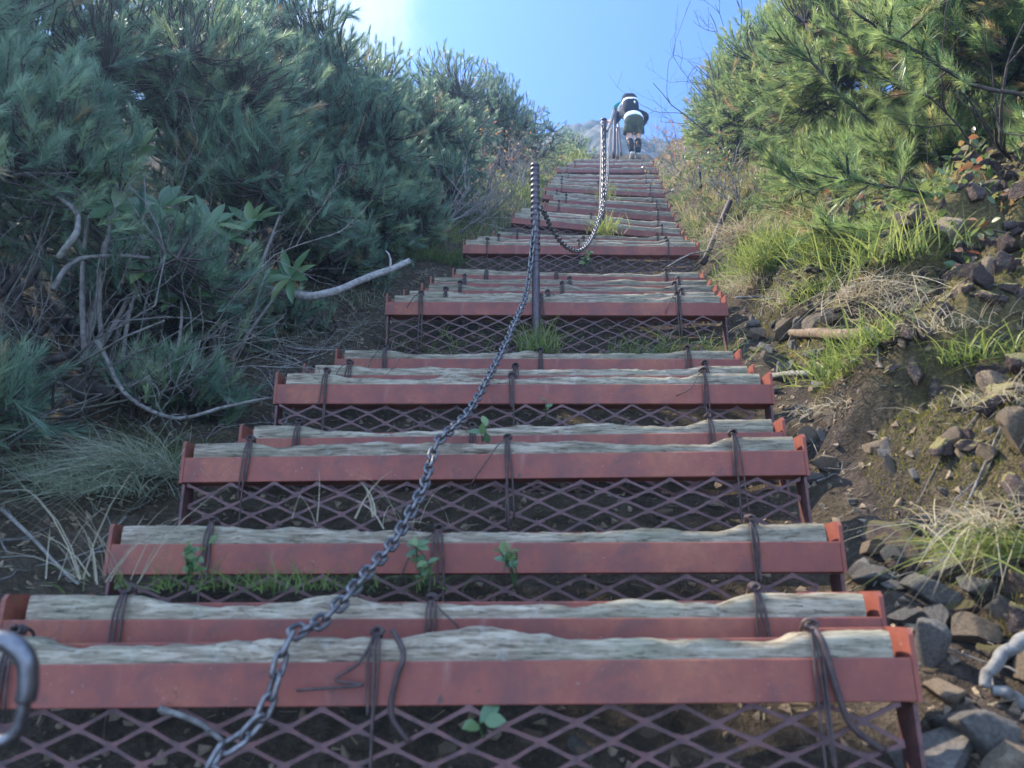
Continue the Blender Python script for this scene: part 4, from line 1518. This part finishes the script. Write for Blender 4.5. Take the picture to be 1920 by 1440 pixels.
def ground_cover():
    """small shiny leaves creeping over the right bank"""
    r = np.random.default_rng(16)
    b = MB()
    for _ in range(4200):
        u = r.uniform(1.2, 2.6); d = r.uniform(2.1, 3.9)
        if fbm(u * 2.2, d * 2.2, 0, 91, 3) < -.08:
            continue
        p = gpos(u, d, r.uniform(.0, .11))
        leaf_geo(b, p, r.normal(size=3), r.normal(size=3) + np.array([-.3, -.5, 1.0]), r.uniform(.022, .042), r.uniform(.014, .024), r, r.random(), .1)
    o = b.build("ground_cover", M["cover"], None, True, True)
    tag(o, kind="stuff")


ground_cover()


def moss_fuzz():
    r = np.random.default_rng(18)
    n = 130000
    u = r.uniform(.85, 2.0, n); d = r.uniform(1.1, 3.6, n)
    m = fbm(u * 2.6, d * 2.6, 0, 61, 3) + .25 * fbm(u * 14, d * 14, 0, 62, 2)
    fr = ledge(u, d)
    keep = (m > -.10) & ((fr > .13) | (r.random(n) < .15))
    u, d = u[keep], d[keep]
    P = gpos(u, d, -.002)
    D = r.normal(0, .5, (len(u), 3)) + np.array([-.1, -.35, .8])
    D /= np.linalg.norm(D, axis=1)[:, None]
    S = np.cross(D, r.normal(size=D.shape)); S /= np.linalg.norm(S, axis=1)[:, None]
    L = r.uniform(.007, .019, len(u))[:, None]
    V = np.stack([P - S * .0016, P + S * .0016, P + D * L], 1).reshape(-1, 3)
    t = np.clip(.45 + .5 * fbm(u * 5, d * 5, 0, 63, 3) + r.normal(0, .15, len(u)), 0, 1)
    o = part("moss", V, np.arange(len(V)).reshape(-1, 3), M["moss"], None, False, np.repeat(t, 3))
    tag(o, kind="stuff")


moss_fuzz()

# ------------------------------------------------------------------ grass
def ground_at(px, py, d):
    """point on the ground under pixel column px near depth d"""
    x = (px - 960) / F * d
    u = x - KX * d - X0
    return gpos(u, d)


G = "grass tufts on the banks"
tuft("drooping pale sedge clump left of the third step", on_ground(275, 895)[0], 480, .25, 1, 1.25, "sedge", .0024, .05, (-.12, -.55, .6), (.1, 1), noise=.26)
tuft("second pale sedge clump spilling over the soil left of the fourth step", on_ground(190, 930)[0], 300, .18, 31, 1.2, "sedge", .0022, .06, (-.1, -.5, .6), (.0, .8), noise=.3)
tuft("grey-green sedge clump low at the left edge above the bleached stick", on_ground(70, 900)[0], 260, .16, 41, 1.0, "sedge", .0022, .06, (.1, -.5, .7), (.0, .6), noise=.35)
tuft("thin shaded grass on the soil left of the ninth step", on_ground(660, 575)[0], 160, .13, 42, .8, "sedge", .003, .10, (.1, -.3, .8), (.0, .6))
tuft("thin grass wisps on the dark soil left of the seventh step", on_ground(560, 640)[0], 120, .12, 43, .8, "sedge", .0028, .10, (.1, -.3, .8), (.0, .6))
tuft("greener sedge beside the fourth step's left end", on_ground(310, 880)[0], 200, .2, 2, 1.0, "grass", .0025, .05, (-.1, -.3, .6), (0, .5))
tuft("bright yellow-green grass clump under the right pines", on_ground(1455, 505)[0], 420, .24, 3, .5, "grass", .005, .08, (-.2, -.3, .9), (.5, 1))
tuft("dry straw clump hanging beside the leaning stake", on_ground(1395, 455)[0], 380, .26, 4, 1.3, "straw", .004, .06, (-.2, -.4, .4), (.3, 1))
tuft("dry straw curtain hanging over the sunlit rocks", on_ground(1630, 560)[0], 260, .17, 5, 1.4, "straw", .0024, .06, (-.2, -.5, .3), (.3, 1))
tuft("lime green tuft above the dry straw curtain", on_ground(1690, 505)[0], 300, .2, 6, .6, "grass", .004, .08, (-.2, -.3, .9), (.5, 1))
tuft("green tuft on the sunlit bank beside the seventh step", on_ground(1590, 705)[0], 260, .15, 7, .6, "grass", .0032, .07, (-.3, -.2, .8), (.4, 1))
tuft("straw fringe below the sunlit green tuft", on_ground(1560, 770)[0], 120, .10, 8, 1.2, "straw", .002, .05, (-.3, -.4, .3), (.3, 1))
tuft("sunlit grass tuft at the right edge above the driftwood", on_ground(1925, 1060)[0], 260, .17, 9, .9, "grass", .0028, .05, (-.5, -.2, .6), (.4, 1))
tuft("dry hanging tuft on the right edge of the rubble", on_ground(1880, 985)[0], 240, .15, 10, 1.2, "straw", .0024, .06, (-.4, -.4, .3), (.3, 1))
tuft("thick grass tuft at the foot of the banded post", at(1010, 660, 2.86), 150, .17, 11, .4, "grass", .004, .035, (0, -.1, 1), (.3, .9))
tuft("thin grass right of the banded post under the mesh", at(1220, 672, 2.78), 160, .11, 12, .6, "grass", .003, .10, (.1, -.2, .9), (.2, .7))
tuft("wisp of grass by the right end of the eighth step", at(1320, 668, 2.75), 110, .10, 13, .6, "grass", .003, .08, (.1, -.2, .9), (.2, .7))
tuft("sparse grass under the ninth step's left half", at(830, 662, 2.86), 80, .09, 14, .6, "grass", .003, .13, (.1, -.2, .9), (.2, .7))
tuft("shaded grass on the bank left of the fourteenth step", on_ground(790, 490)[0], 260, .16, 15, .7, "grass", .004, .10, (.1, -.3, .8), (.1, .6))
tuft("sunlit grass sprig at the foot of the slim post", at(1133, 438, 4.9), 120, .16, 16, .5, "grass", .006, .05, (.1, -.2, .9), (.6, 1))
tuft("grass wisps on the twenty-second step", at(1140, 372, 7.1), 80, .16, 17, .6, "grass", .006, .08, (0, -.2, .9), (.3, .9))
tuft("yellow grass mound left of the topmost steps", at(1075, 296, 13.6), 200, .3, 18, .5, "grass", .012, .18, (0, -.2, .9), (.6, 1))
tuft("low grass along the shaded foot of the third step", at(520, 1105, 1.28), 220, .07, 19, .7, "grass", .0022, .14, (0, -.2, .9), (.1, .6))
tuft("tall straw blades crossing the fourth step's mesh", at(720, 985, 1.5), 16, .16, 20, .7, "straw", .004, .07, (.1, -.1, 1), (.5, 1))
tuft("dry blades on the mossy mound at the right edge", on_ground(1900, 760)[0], 140, .10, 21, 1.1, "straw", .002, .07, (-.4, -.4, .4), (.3, 1))
tuft("thin blades beside the left end of the second step", at(180, 1085, 1.28), 26, .28, 22, .5, "straw", .0024, .05, (-.1, -.1, 1), (.4, 1))
tuft("grass tuft on the bank by the leaning stake's foot", on_ground(1300, 480)[0], 70, .12, 23, .8, "grass", .004, .06, (0, -.2, .9), (.5, 1))
tuft("green grass in the hollow of the sunlit mound", on_ground(1540, 560)[0], 240, .14, 24, .7, "grass", .0034, .07, (-.2, -.3, .8), (.4, 1))


for k, (px, py, n_, L_, dr_, mt, lab) in enumerate([
        (1435, 520, 300, .20, .9, "grass", "yellow-green grass clump just right of the leaning stake's foot"),
        (1500, 470, 260, .18, .7, "grass", "lit grass clump directly under the lowest pine boughs"),
        (1405, 545, 240, .16, 1.3, "straw", "dry grass fringe hanging beside the right end of the ninth step"),
        (1560, 500, 300, .18, .7, "grass", "fresh grass clump in the middle of the sunlit bank"),
        (1480, 565, 130, 0.136, 1.3, "straw", "straw fringe hanging over the sunlit stone pile"),
        (1590, 470, 240, .16, .7, "grass", "small bright grass clump right of the fresh one on the bank"),
        (1690, 590, 130, 0.136, 1.2, "straw", "straw tuft over the dark rocks of the bank"),
        (1655, 655, 240, .14, .8, "grass", "short green tuft between the straw and the mossy mound"),
        (1760, 640, 110, 0.096, 1.0, "straw", "pale short blades on the crest of the mossy mound"),
        (1850, 690, 220, .12, .8, "grass", "green blades on the mossy mound near the right edge")]):
    tuft(lab, on_ground(px, py)[0], n_, L_, 200 + k, dr_, mt, .0022 if mt == "straw" else .0034, .06, (-.25, -.35, .7), (.35, 1))


def weed(label, base, L, seed, nleaf=6, size=.03, stems=3):
    r = np.random.default_rng(seed)
    root = empty("weed", base, label, "weed", "small weeds between the steps")
    w = MB(); lf = MB()
    for _ in range(stems):
        d = np.array([r.uniform(-.5, .5), r.uniform(-.4, 0), 1.0]); d /= np.linalg.norm(d)
        tip = base + d * L * r.uniform(.6, 1.1)
        c = bez(base, base + np.array([0, 0, L * .5]) + r.normal(0, .01, 3), tip, 7)
        w.tube(c, np.linspace(.0016, .0008, 7), 4)
        for k in range(nleaf):
            p = c[r.integers(3, 7)]
            leaf_geo(lf, p, r.normal(size=3) + np.array([0, -.3, .4]), np.array([0, -.8, .6]) + r.normal(0, .3, 3), size * r.uniform(.7, 1.2), size * .6, r, r.uniform(.3, .9), .15)
    w.build("stem", M["grass"], root)
    lf.build("leaves", M["leaf"], root, True, True)


weed("three-leaved green sprout in front of the lowest mesh", at(908, 1385, .985), .03, 1, 3, .036, 1)
weed("leafy weed in front of the third step's middle", at(800, 1105, 1.27), .075, 2, 5, .022, 4)
weed("leafy weed right of the middle tie of the third step", at(965, 1105, 1.27), .075, 3, 5, .022, 4)
weed("straggling weed before the third step's left tie", at(350, 1108, 1.27), .08, 4, 4, .024, 5)
weed("sprig poking up behind the fourth step's middle tie", at(905, 828, 1.72), .05, 5, 3, .028, 2)
weed("little weed beside the sixth step's middle tie", at(1025, 790, 1.98), .05, 6, 3, .018, 2)
weed("green sprig in the dark gap of the fourteenth step", at(1100, 500, 4.3), .09, 7, 5, .04, 3)

# ------------------------------------------------------------------ hiker
def skin_mesh(name, pts, edges, radii, root=0, sub=2):
    me = bpy.data.meshes.new(name + "_skel")
    me.from_pydata([tuple(p) for p in pts], edges, [])
    o = bpy.data.objects.new(name + "_skel", me)
    COL.objects.link(o)
    sk = o.modifiers.new("skin", 'SKIN')
    for i, rr in enumerate(radii):
        me.skin_vertices[0].data[i].radius = (rr, rr) if not isinstance(rr, tuple) else rr
        me.skin_vertices[0].data[i].use_root = (i == root)
    sk.use_smooth_shade = True
    s = o.modifiers.new("sub", 'SUBSURF'); s.levels = sub; s.render_levels = sub
    dg = bpy.context.evaluated_depsgraph_get()
    dg.update()
    ev = o.evaluated_get(dg)
    res = bpy.data.meshes.new_from_object(ev)
    res.name = name
    bpy.data.objects.remove(o)
    bpy.data.meshes.remove(me)
    for p in res.polygons:
        p.use_smooth = True
    return res


def hiker():
    B = at(1191, 297.5, 14.3)
    root = empty("person", B, "hiker at the top of the stairs in black jacket and olive shorts, seen from behind", "person")
    skin = m_plain("skin", (0.50, 0.27, 0.18), .55, 0, 40, .1)
    navy = m_plain("navy_cloth", (0.004, 0.005, 0.010), .8)
    white = m_plain("white_cloth", (0.72, 0.74, 0.76), .8)
    olive = m_plain("olive_cloth", (0.042, 0.046, 0.02), .85)
    teal = m_plain("teal_cloth", (0.03, 0.30, 0.27), .8)
    shoe = m_plain("tan_shoe", (0.35, 0.31, 0.25), .8)

    def add(name, me, mat, parent=root):
        me.materials.clear(); me.materials.append(mat)
        o = bpy.data.objects.new(name, me); COL.objects.link(o); o.parent = parent
        return o
    # joints (facing +Y uphill)
    pel = (0.01, 0, .86); spi = (0.0, .10, 1.02); che = (-.03, .24, 1.19); nek = (-.10, .36, 1.31); hed = (-.16, .43, 1.40); top = (-.18, .46, 1.50)
    lh, rh = (-.085, .0, .82), (.10, .0, .82)
    lk, rk = (-.085, .05, .46), (.095, .11, .50)
    la, ra = (-.055, -.03, .09), (.06, .02, .10)
    lt, rt = (-.06, .12, .04), (.06, .17, .05)
    ls, rs = (-.20, .27, 1.23), (.13, .25, 1.20)
    le, re_ = (-.29, .38, 1.10), (.27, .12, 1.02)
    lw, rw = (-.36, .52, 1.20), (.20, .16, .84)
    pts = [pel, spi, che, nek, hed, top, lh, lk, la, lt, rh, rk, ra, rt, ls, le, lw, rs, re_, rw]
    rad = [(.13, .10), (.12, .09), (.12, .09), .05, .09, .07, .085, .06, .042, .03, .085, .06, .042, .03, .06, .042, .03, .06, .042, .03]
    edges = [(0, 1), (1, 2), (2, 3), (3, 4), (4, 5), (0, 6), (6, 7), (7, 8), (8, 9), (0, 10), (10, 11), (11, 12), (12, 13), (2, 14), (14, 15), (15, 16), (2, 17), (17, 18), (18, 19)]
    # hands: palm and five bent fingers each
    for w, el, sgn in ((16, le, 1), (19, re_, -1)):
        p = np.array(pts[w]); d = p - np.array(el); d /= np.linalg.norm(d)
        side = np.cross(d, [0, 0, 1.0]); side /= np.linalg.norm(side)
        up = np.cross(side, d)
        palm = p + d * .05
        pts.append(tuple(palm)); rad.append(.026); edges.append((w, len(pts) - 1))
        pi = len(pts) - 1
        for k, (o_, ln) in enumerate(((-.03, .055), (-.01, .07), (.01, .075), (.028, .068))):
            a = palm + d * .03 + side * o_
            b = a + d * ln * .5 - up * .008
            c = b + d * ln * .25 - up * ln * .5
            pts += [tuple(a), tuple(b), tuple(c)]; rad += [.010, .009, .008]
            n = len(pts)
            edges += [(pi, n - 3), (n - 3, n - 2), (n - 2, n - 1)]
        a = palm - d * .01 + side * sgn * .035; b = a + side * sgn * .02 + d * .03 - up * .01
        pts += [tuple(a), tuple(b)]; rad += [.011, .009]
        n = len(pts)
        edges += [(pi, n - 2), (n - 2, n - 1)]
    add("body", skin_mesh("body", pts, edges, rad), skin)
    def loft(rings, sides=20, power=1.0):
        """closed surface through rings (x, y, z, rx, ry) that follow the body line"""
        R = np.array(rings, float)
        P = R[:, :3]
        T = np.gradient(P, axis=0)
        T /= np.linalg.norm(T, axis=1)[:, None]
        X = np.array([1.0, 0, 0]) - T * T[:, :1]
        X /= np.linalg.norm(X, axis=1)[:, None]
        Y = np.cross(T, X)
        a = np.arange(sides) * 2 * math.pi / sides
        ca, sa = np.cos(a), np.sin(a)
        ca, sa = np.sign(ca) * np.abs(ca) ** power, np.sign(sa) * np.abs(sa) ** power
        V = P[:, None] + X[:, None] * (ca[None] * R[:, 3:4])[..., None] + Y[:, None] * (sa[None] * R[:, 4:5])[..., None]
        n = len(P)
        fold = 1 + .035 * fbm(V[..., 0] * 14, V[..., 1] * 14, V[..., 2] * 14, 401, 3)
        V = P[:, None] + (V - P[:, None]) * fold[..., None]
        i = np.arange(n - 1)[:, None] * sides
        j = np.arange(sides)[None]
        Q = np.stack([i + j, i + (j + 1) % sides, i + sides + (j + 1) % sides, i + sides + j], -1).reshape(-1, 4)
        V = np.concatenate([V.reshape(-1, 3), P[:1], P[-1:]])
        T3 = [(n * sides, (k + 1) % sides, k) for k in range(sides)] + [(n * sides + 1, (n - 1) * sides + k, (n - 1) * sides + (k + 1) % sides) for k in range(sides)]
        return V, Q, np.array(T3)

    def cloth(name, mat, *lofts, parent=root):
        mb = MB()
        for L in lofts:
            V, Q, T3 = L
            mb.add(V, Q, T3)
        me = mesh_from(name, np.concatenate(mb.V), [np.concatenate(mb.Q), np.concatenate(mb.T)], mat)
        return add(name, me, mat, parent)

    def limb(a, b, c, r0, r1, r2):
        a, b, c = (np.array(v) for v in (a, b, c))
        pts = spline([a, b, c], 6)
        rr = np.interp(np.linspace(0, 2, len(pts)), [0, 1, 2], [r0, r1, r2])
        return loft([(*p, q, q) for p, q in zip(pts, rr)], 14)

    wl = tuple(.88 * np.array(lw) + .12 * np.array(le)); wr = tuple(.88 * np.array(rw) + .12 * np.array(re_))
    cloth("jacket", navy,
          loft([(.008, .045, .945, .180, .135), (.004, .075, 1.0, .186, .14), (-.012, .145, 1.09, .198, .142), (-.03, .22, 1.17, .212, .14), (-.05, .28, 1.235, .19, .12), (-.08, .335, 1.29, .10, .085), (-.092, .35, 1.305, .07, .065)]),
          limb(ls, le, wl, .085, .066, .05), limb(rs, re_, wr, .085, .066, .05))
    cloth("shirt_hem", white, loft([(.012, -.012, .845, .192, .150), (.011, -.002, .88, .190, .146), (.008, .03, .93, .184, .140), (.006, .05, .955, .178, .134)]))
    cloth("shorts", olive,
          loft([(.01, .0, .66, .15, .10), (.01, -.005, .72, .187, .138), (.01, -.008, .80, .192, .150), (.01, -.005, .86, .186, .146), (.01, .01, .905, .17, .13)]),
          loft([(-.098, .042, .575, .104, .102), (-.096, .03, .63, .106, .106), (-.088, .01, .70, .104, .112), (-.07, 0, .78, .09, .11)]),
          loft([(.118, .078, .60, .104, .102), (.114, .06, .65, .106, .106), (.105, .02, .70, .104, .112), (.09, 0, .78, .09, .11)]))
    for a, k in ((la, lk), (ra, rk)):
        a, k = np.array(a), np.array(k)
        q = lambda f, b: a * (1 - f) + k * f + np.array([0, -b, 0])
        cloth("calf_sleeve", navy, loft([(*q(.04, 0), .05, .05), (*q(.25, .004), .052, .054), (*q(.6, .018), .07, .075), (*q(.8, .014), .068, .07), (*q(.9, .006), .062, .062)], 14))
    for a, t in ((la, lt), (ra, rt)):
        a, t = np.array(a), np.array(t)
        d = t - a; d[2] = 0
        d /= np.linalg.norm(d)
        c = a * .7 + t * .3
        mb = MB()
        pr = [(-.10, .02, .045), (-.09, .0, .05), (-.04, -.02, .048), (.05, -.03, .05), (.12, -.035, .045), (.16, -.045, .03), (.17, -.05, .012)]
        mb.tube([c + d * f + np.array([0, 0, z]) for f, z, _ in pr], [w for _, _, w in pr], 12)
        me = mesh_from("shoe", np.concatenate(mb.V), [np.concatenate(mb.Q), np.concatenate(mb.T)], shoe)
        add("shoe", me, shoe)
    h = np.array(hed)
    hat = MB()
    ax = np.array([-.12, .42, .90]); ax /= np.linalg.norm(ax)
    c0 = h + ax * .055
    hat.tube([c0, c0 + ax * .010, c0 + ax * .018, c0 + ax * .065, c0 + ax * .10, c0 + ax * .118], [.145, .148, .110, .106, .085, .03], 24)
    part("hat", np.concatenate(hat.V) + B, [np.concatenate(hat.Q), np.concatenate(hat.T)], teal, root)
    # backpack rides on the back, a thing of its own
    pb = B + np.array([-.02, .10, 1.22])
    pk = empty("backpack", pb, "black and white backpack on the hiker's back", "backpack")
    cloth("pack_bag", navy, loft([(.0, -.09, -.20, .10, .05), (.0, -.085, -.17, .135, .085), (-.0, -.06, -.06, .150, .105), (-.004, -.03, .06, .152, .11), (-.008, .0, .14, .14, .10), (-.008, .01, .165, .10, .07)], 24, .7), parent=pk)
    cloth("pack_lid", navy, loft([(-.012, .015 + .05 * f, .11 + .21 * f, .158 * g, .122 * g) for f, g in zip((0, .08, .25, .5, .75, .92, 1.0), (.8, .94, 1.0, .98, .86, .58, .2))], 22, .75), parent=pk)
    cloth("white_band", white, loft([(-.006, -.02, .055, .156, .117), (-.008, -.01, .085, .158, .120), (-.009, .0, .115, .156, .117)], 24, .7), parent=pk)
    cloth("badge", white, loft([(.055, -.165, -.02, .012, .012), (.055, -.160, .0, .017, .014), (.055, -.150, .025, .012, .012)], 10), parent=pk)
    sp = spline([(-.13, .02, .14), (-.19, .13, .11), (-.20, .2, .04), (-.17, .16, -.06)], 5)
    cloth("shoulder_strap", white, loft([(*p, .026, .018) for p in sp], 10), parent=pk)


hiker()

# ------------------------------------------------------------------ camera, light, sky
cam = bpy.data.cameras.new("camera")
cam.sensor_width = 36
cam.lens = F / 1920 * 36
cam.clip_start = 0.02
cam.clip_end = 2000
cam.dof.use_dof = True
cam.dof.focus_distance = 3.6
cam.dof.aperture_fstop = 4.8
co = bpy.data.objects.new("camera", cam)
co.location = (0, 0, CZ)
co.rotation_euler = (math.pi / 2 + PITCH, 0, 0)
COL.objects.link(co)
scene.camera = co

SUN = Vector((-0.58, 0.27, 0.79)).normalized()
sl = bpy.data.lights.new("sun", 'SUN')
sl.energy = 4.4
sl.angle = math.radians(0.55)
sl.color = (1.0, 0.93, 0.80)
so = bpy.data.objects.new("sun", sl)
so.rotation_euler = SUN.to_track_quat('Z', 'Y').to_euler()
COL.objects.link(so)

w = bpy.data.worlds.new("World")
scene.world = w
w.use_nodes = True
nt = w.node_tree
bg = nt.nodes["Background"]
sky = nt.nodes.new("ShaderNodeTexSky")
sky.sky_type = 'NISHITA'
sky.sun_disc = False
sky.sun_elevation = math.asin(SUN.z)
sky.sun_rotation = math.atan2(SUN.x, SUN.y)
sky.altitude = 2500
sky.air_density = 1.0
sky.dust_density = 0.4
sky.ozone_density = 3.0
# a cloud bank low in one part of the sky
tc = nt.nodes.new("ShaderNodeTexCoord")
cd = Vector(at(655, 10, 1.0) - np.array([0, 0, CZ])).normalized()
sub = nt.nodes.new("ShaderNodeVectorMath"); sub.operation = 'SUBTRACT'
nt.links.new(tc.outputs["Generated"], sub.inputs[0]); sub.inputs[1].default_value = cd
ln_ = nt.nodes.new("ShaderNodeVectorMath"); ln_.operation = 'LENGTH'
nt.links.new(sub.outputs[0], ln_.inputs[0])
fall = nt.nodes.new("ShaderNodeMapRange")
fall.inputs[1].default_value = 0.03; fall.inputs[2].default_value = 0.16; fall.inputs[3].default_value = .56; fall.inputs[4].default_value = -0.35
nt.links.new(ln_.outputs["Value"], fall.inputs[0])
nz = nt.nodes.new("ShaderNodeTexNoise")
nz.inputs["Scale"].default_value = 11; nz.inputs["Detail"].default_value = 10; nz.inputs["Roughness"].default_value = .68; nz.inputs["Distortion"].default_value = 1.2
nt.links.new(tc.outputs["Generated"], nz.inputs["Vector"])
add_ = nt.nodes.new("ShaderNodeMath"); add_.operation = 'ADD'
nt.links.new(nz.outputs["Fac"], add_.inputs[0]); nt.links.new(fall.outputs[0], add_.inputs[1])
mr = nt.nodes.new("ShaderNodeMapRange"); mr.interpolation_type = 'SMOOTHSTEP'
mr.inputs[1].default_value = .45; mr.inputs[2].default_value = 1.3
nt.links.new(add_.outputs[0], mr.inputs[0])
mx = nt.nodes.new("ShaderNodeMix"); mx.data_type = 'RGBA'
nt.links.new(mr.outputs[0], mx.inputs[0]); tn = nt.nodes.new("ShaderNodeMix"); tn.data_type = 'RGBA'; tn.blend_type = 'MULTIPLY'; tn.inputs[0].default_value = 1
nt.links.new(sky.outputs[0], tn.inputs[6]); tn.inputs[7].default_value = (.60, .79, 1.10, 1)
nt.links.new(tn.outputs[2], mx.inputs[6]); mx.inputs[7].default_value = (2.1, 2.4, 2.85, 1)
nt.links.new(mx.outputs[2], bg.inputs[0])
# unseen bluish cloud added behind and beside the camera to brighten the shade
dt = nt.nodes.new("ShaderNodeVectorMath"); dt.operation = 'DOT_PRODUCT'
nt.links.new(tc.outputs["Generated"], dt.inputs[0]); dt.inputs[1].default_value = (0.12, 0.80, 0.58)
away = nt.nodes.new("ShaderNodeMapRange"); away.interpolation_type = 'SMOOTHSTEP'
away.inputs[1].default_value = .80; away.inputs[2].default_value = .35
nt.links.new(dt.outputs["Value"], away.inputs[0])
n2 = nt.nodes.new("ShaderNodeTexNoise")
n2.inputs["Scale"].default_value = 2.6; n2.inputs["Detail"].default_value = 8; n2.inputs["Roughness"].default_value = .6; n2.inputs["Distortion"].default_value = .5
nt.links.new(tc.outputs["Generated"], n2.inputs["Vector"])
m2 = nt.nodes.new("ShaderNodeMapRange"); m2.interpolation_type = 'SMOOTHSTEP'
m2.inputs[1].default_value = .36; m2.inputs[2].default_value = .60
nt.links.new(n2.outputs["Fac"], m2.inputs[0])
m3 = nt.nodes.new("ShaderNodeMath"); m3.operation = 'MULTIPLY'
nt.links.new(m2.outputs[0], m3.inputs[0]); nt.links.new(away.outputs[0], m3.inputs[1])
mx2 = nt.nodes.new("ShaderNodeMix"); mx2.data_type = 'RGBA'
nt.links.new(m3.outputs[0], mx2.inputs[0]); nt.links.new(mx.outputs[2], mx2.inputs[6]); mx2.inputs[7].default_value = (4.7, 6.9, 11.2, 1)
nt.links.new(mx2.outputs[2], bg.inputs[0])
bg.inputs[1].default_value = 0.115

def build_haze():
    b = MB()
    b.box((-24, -14, -10), (62, 0, 0), (0, 78, 0), (0, 0, 50))
    o = b.build("haze", None, None, False)
    m = bpy.data.materials.new("haze_air")
    m.use_nodes = True
    t = m.node_tree
    t.nodes.remove(t.nodes["Principled BSDF"])
    v = t.nodes.new("ShaderNodeVolumePrincipled")
    v.inputs["Color"].default_value = (.42, .66, 1.0, 1)
    v.inputs["Density"].default_value = HAZE
    v.inputs["Anisotropy"].default_value = .7
    t.links.new(v.outputs[0], t.nodes["Material Output"].inputs["Volume"])
    o.data.materials.append(m)
    tag(o, kind="stuff")


HAZE = 0.006
if HAZE:
    build_haze()

scene.view_settings.view_transform = 'Standard'
scene.view_settings.look = 'None'
scene.view_settings.gamma = 1
scene.view_settings.use_curve_mapping = False
scene.view_settings.exposure = 1.82
scene.cycles.max_bounces = 8
scene.cycles.transparent_max_bounces = 8
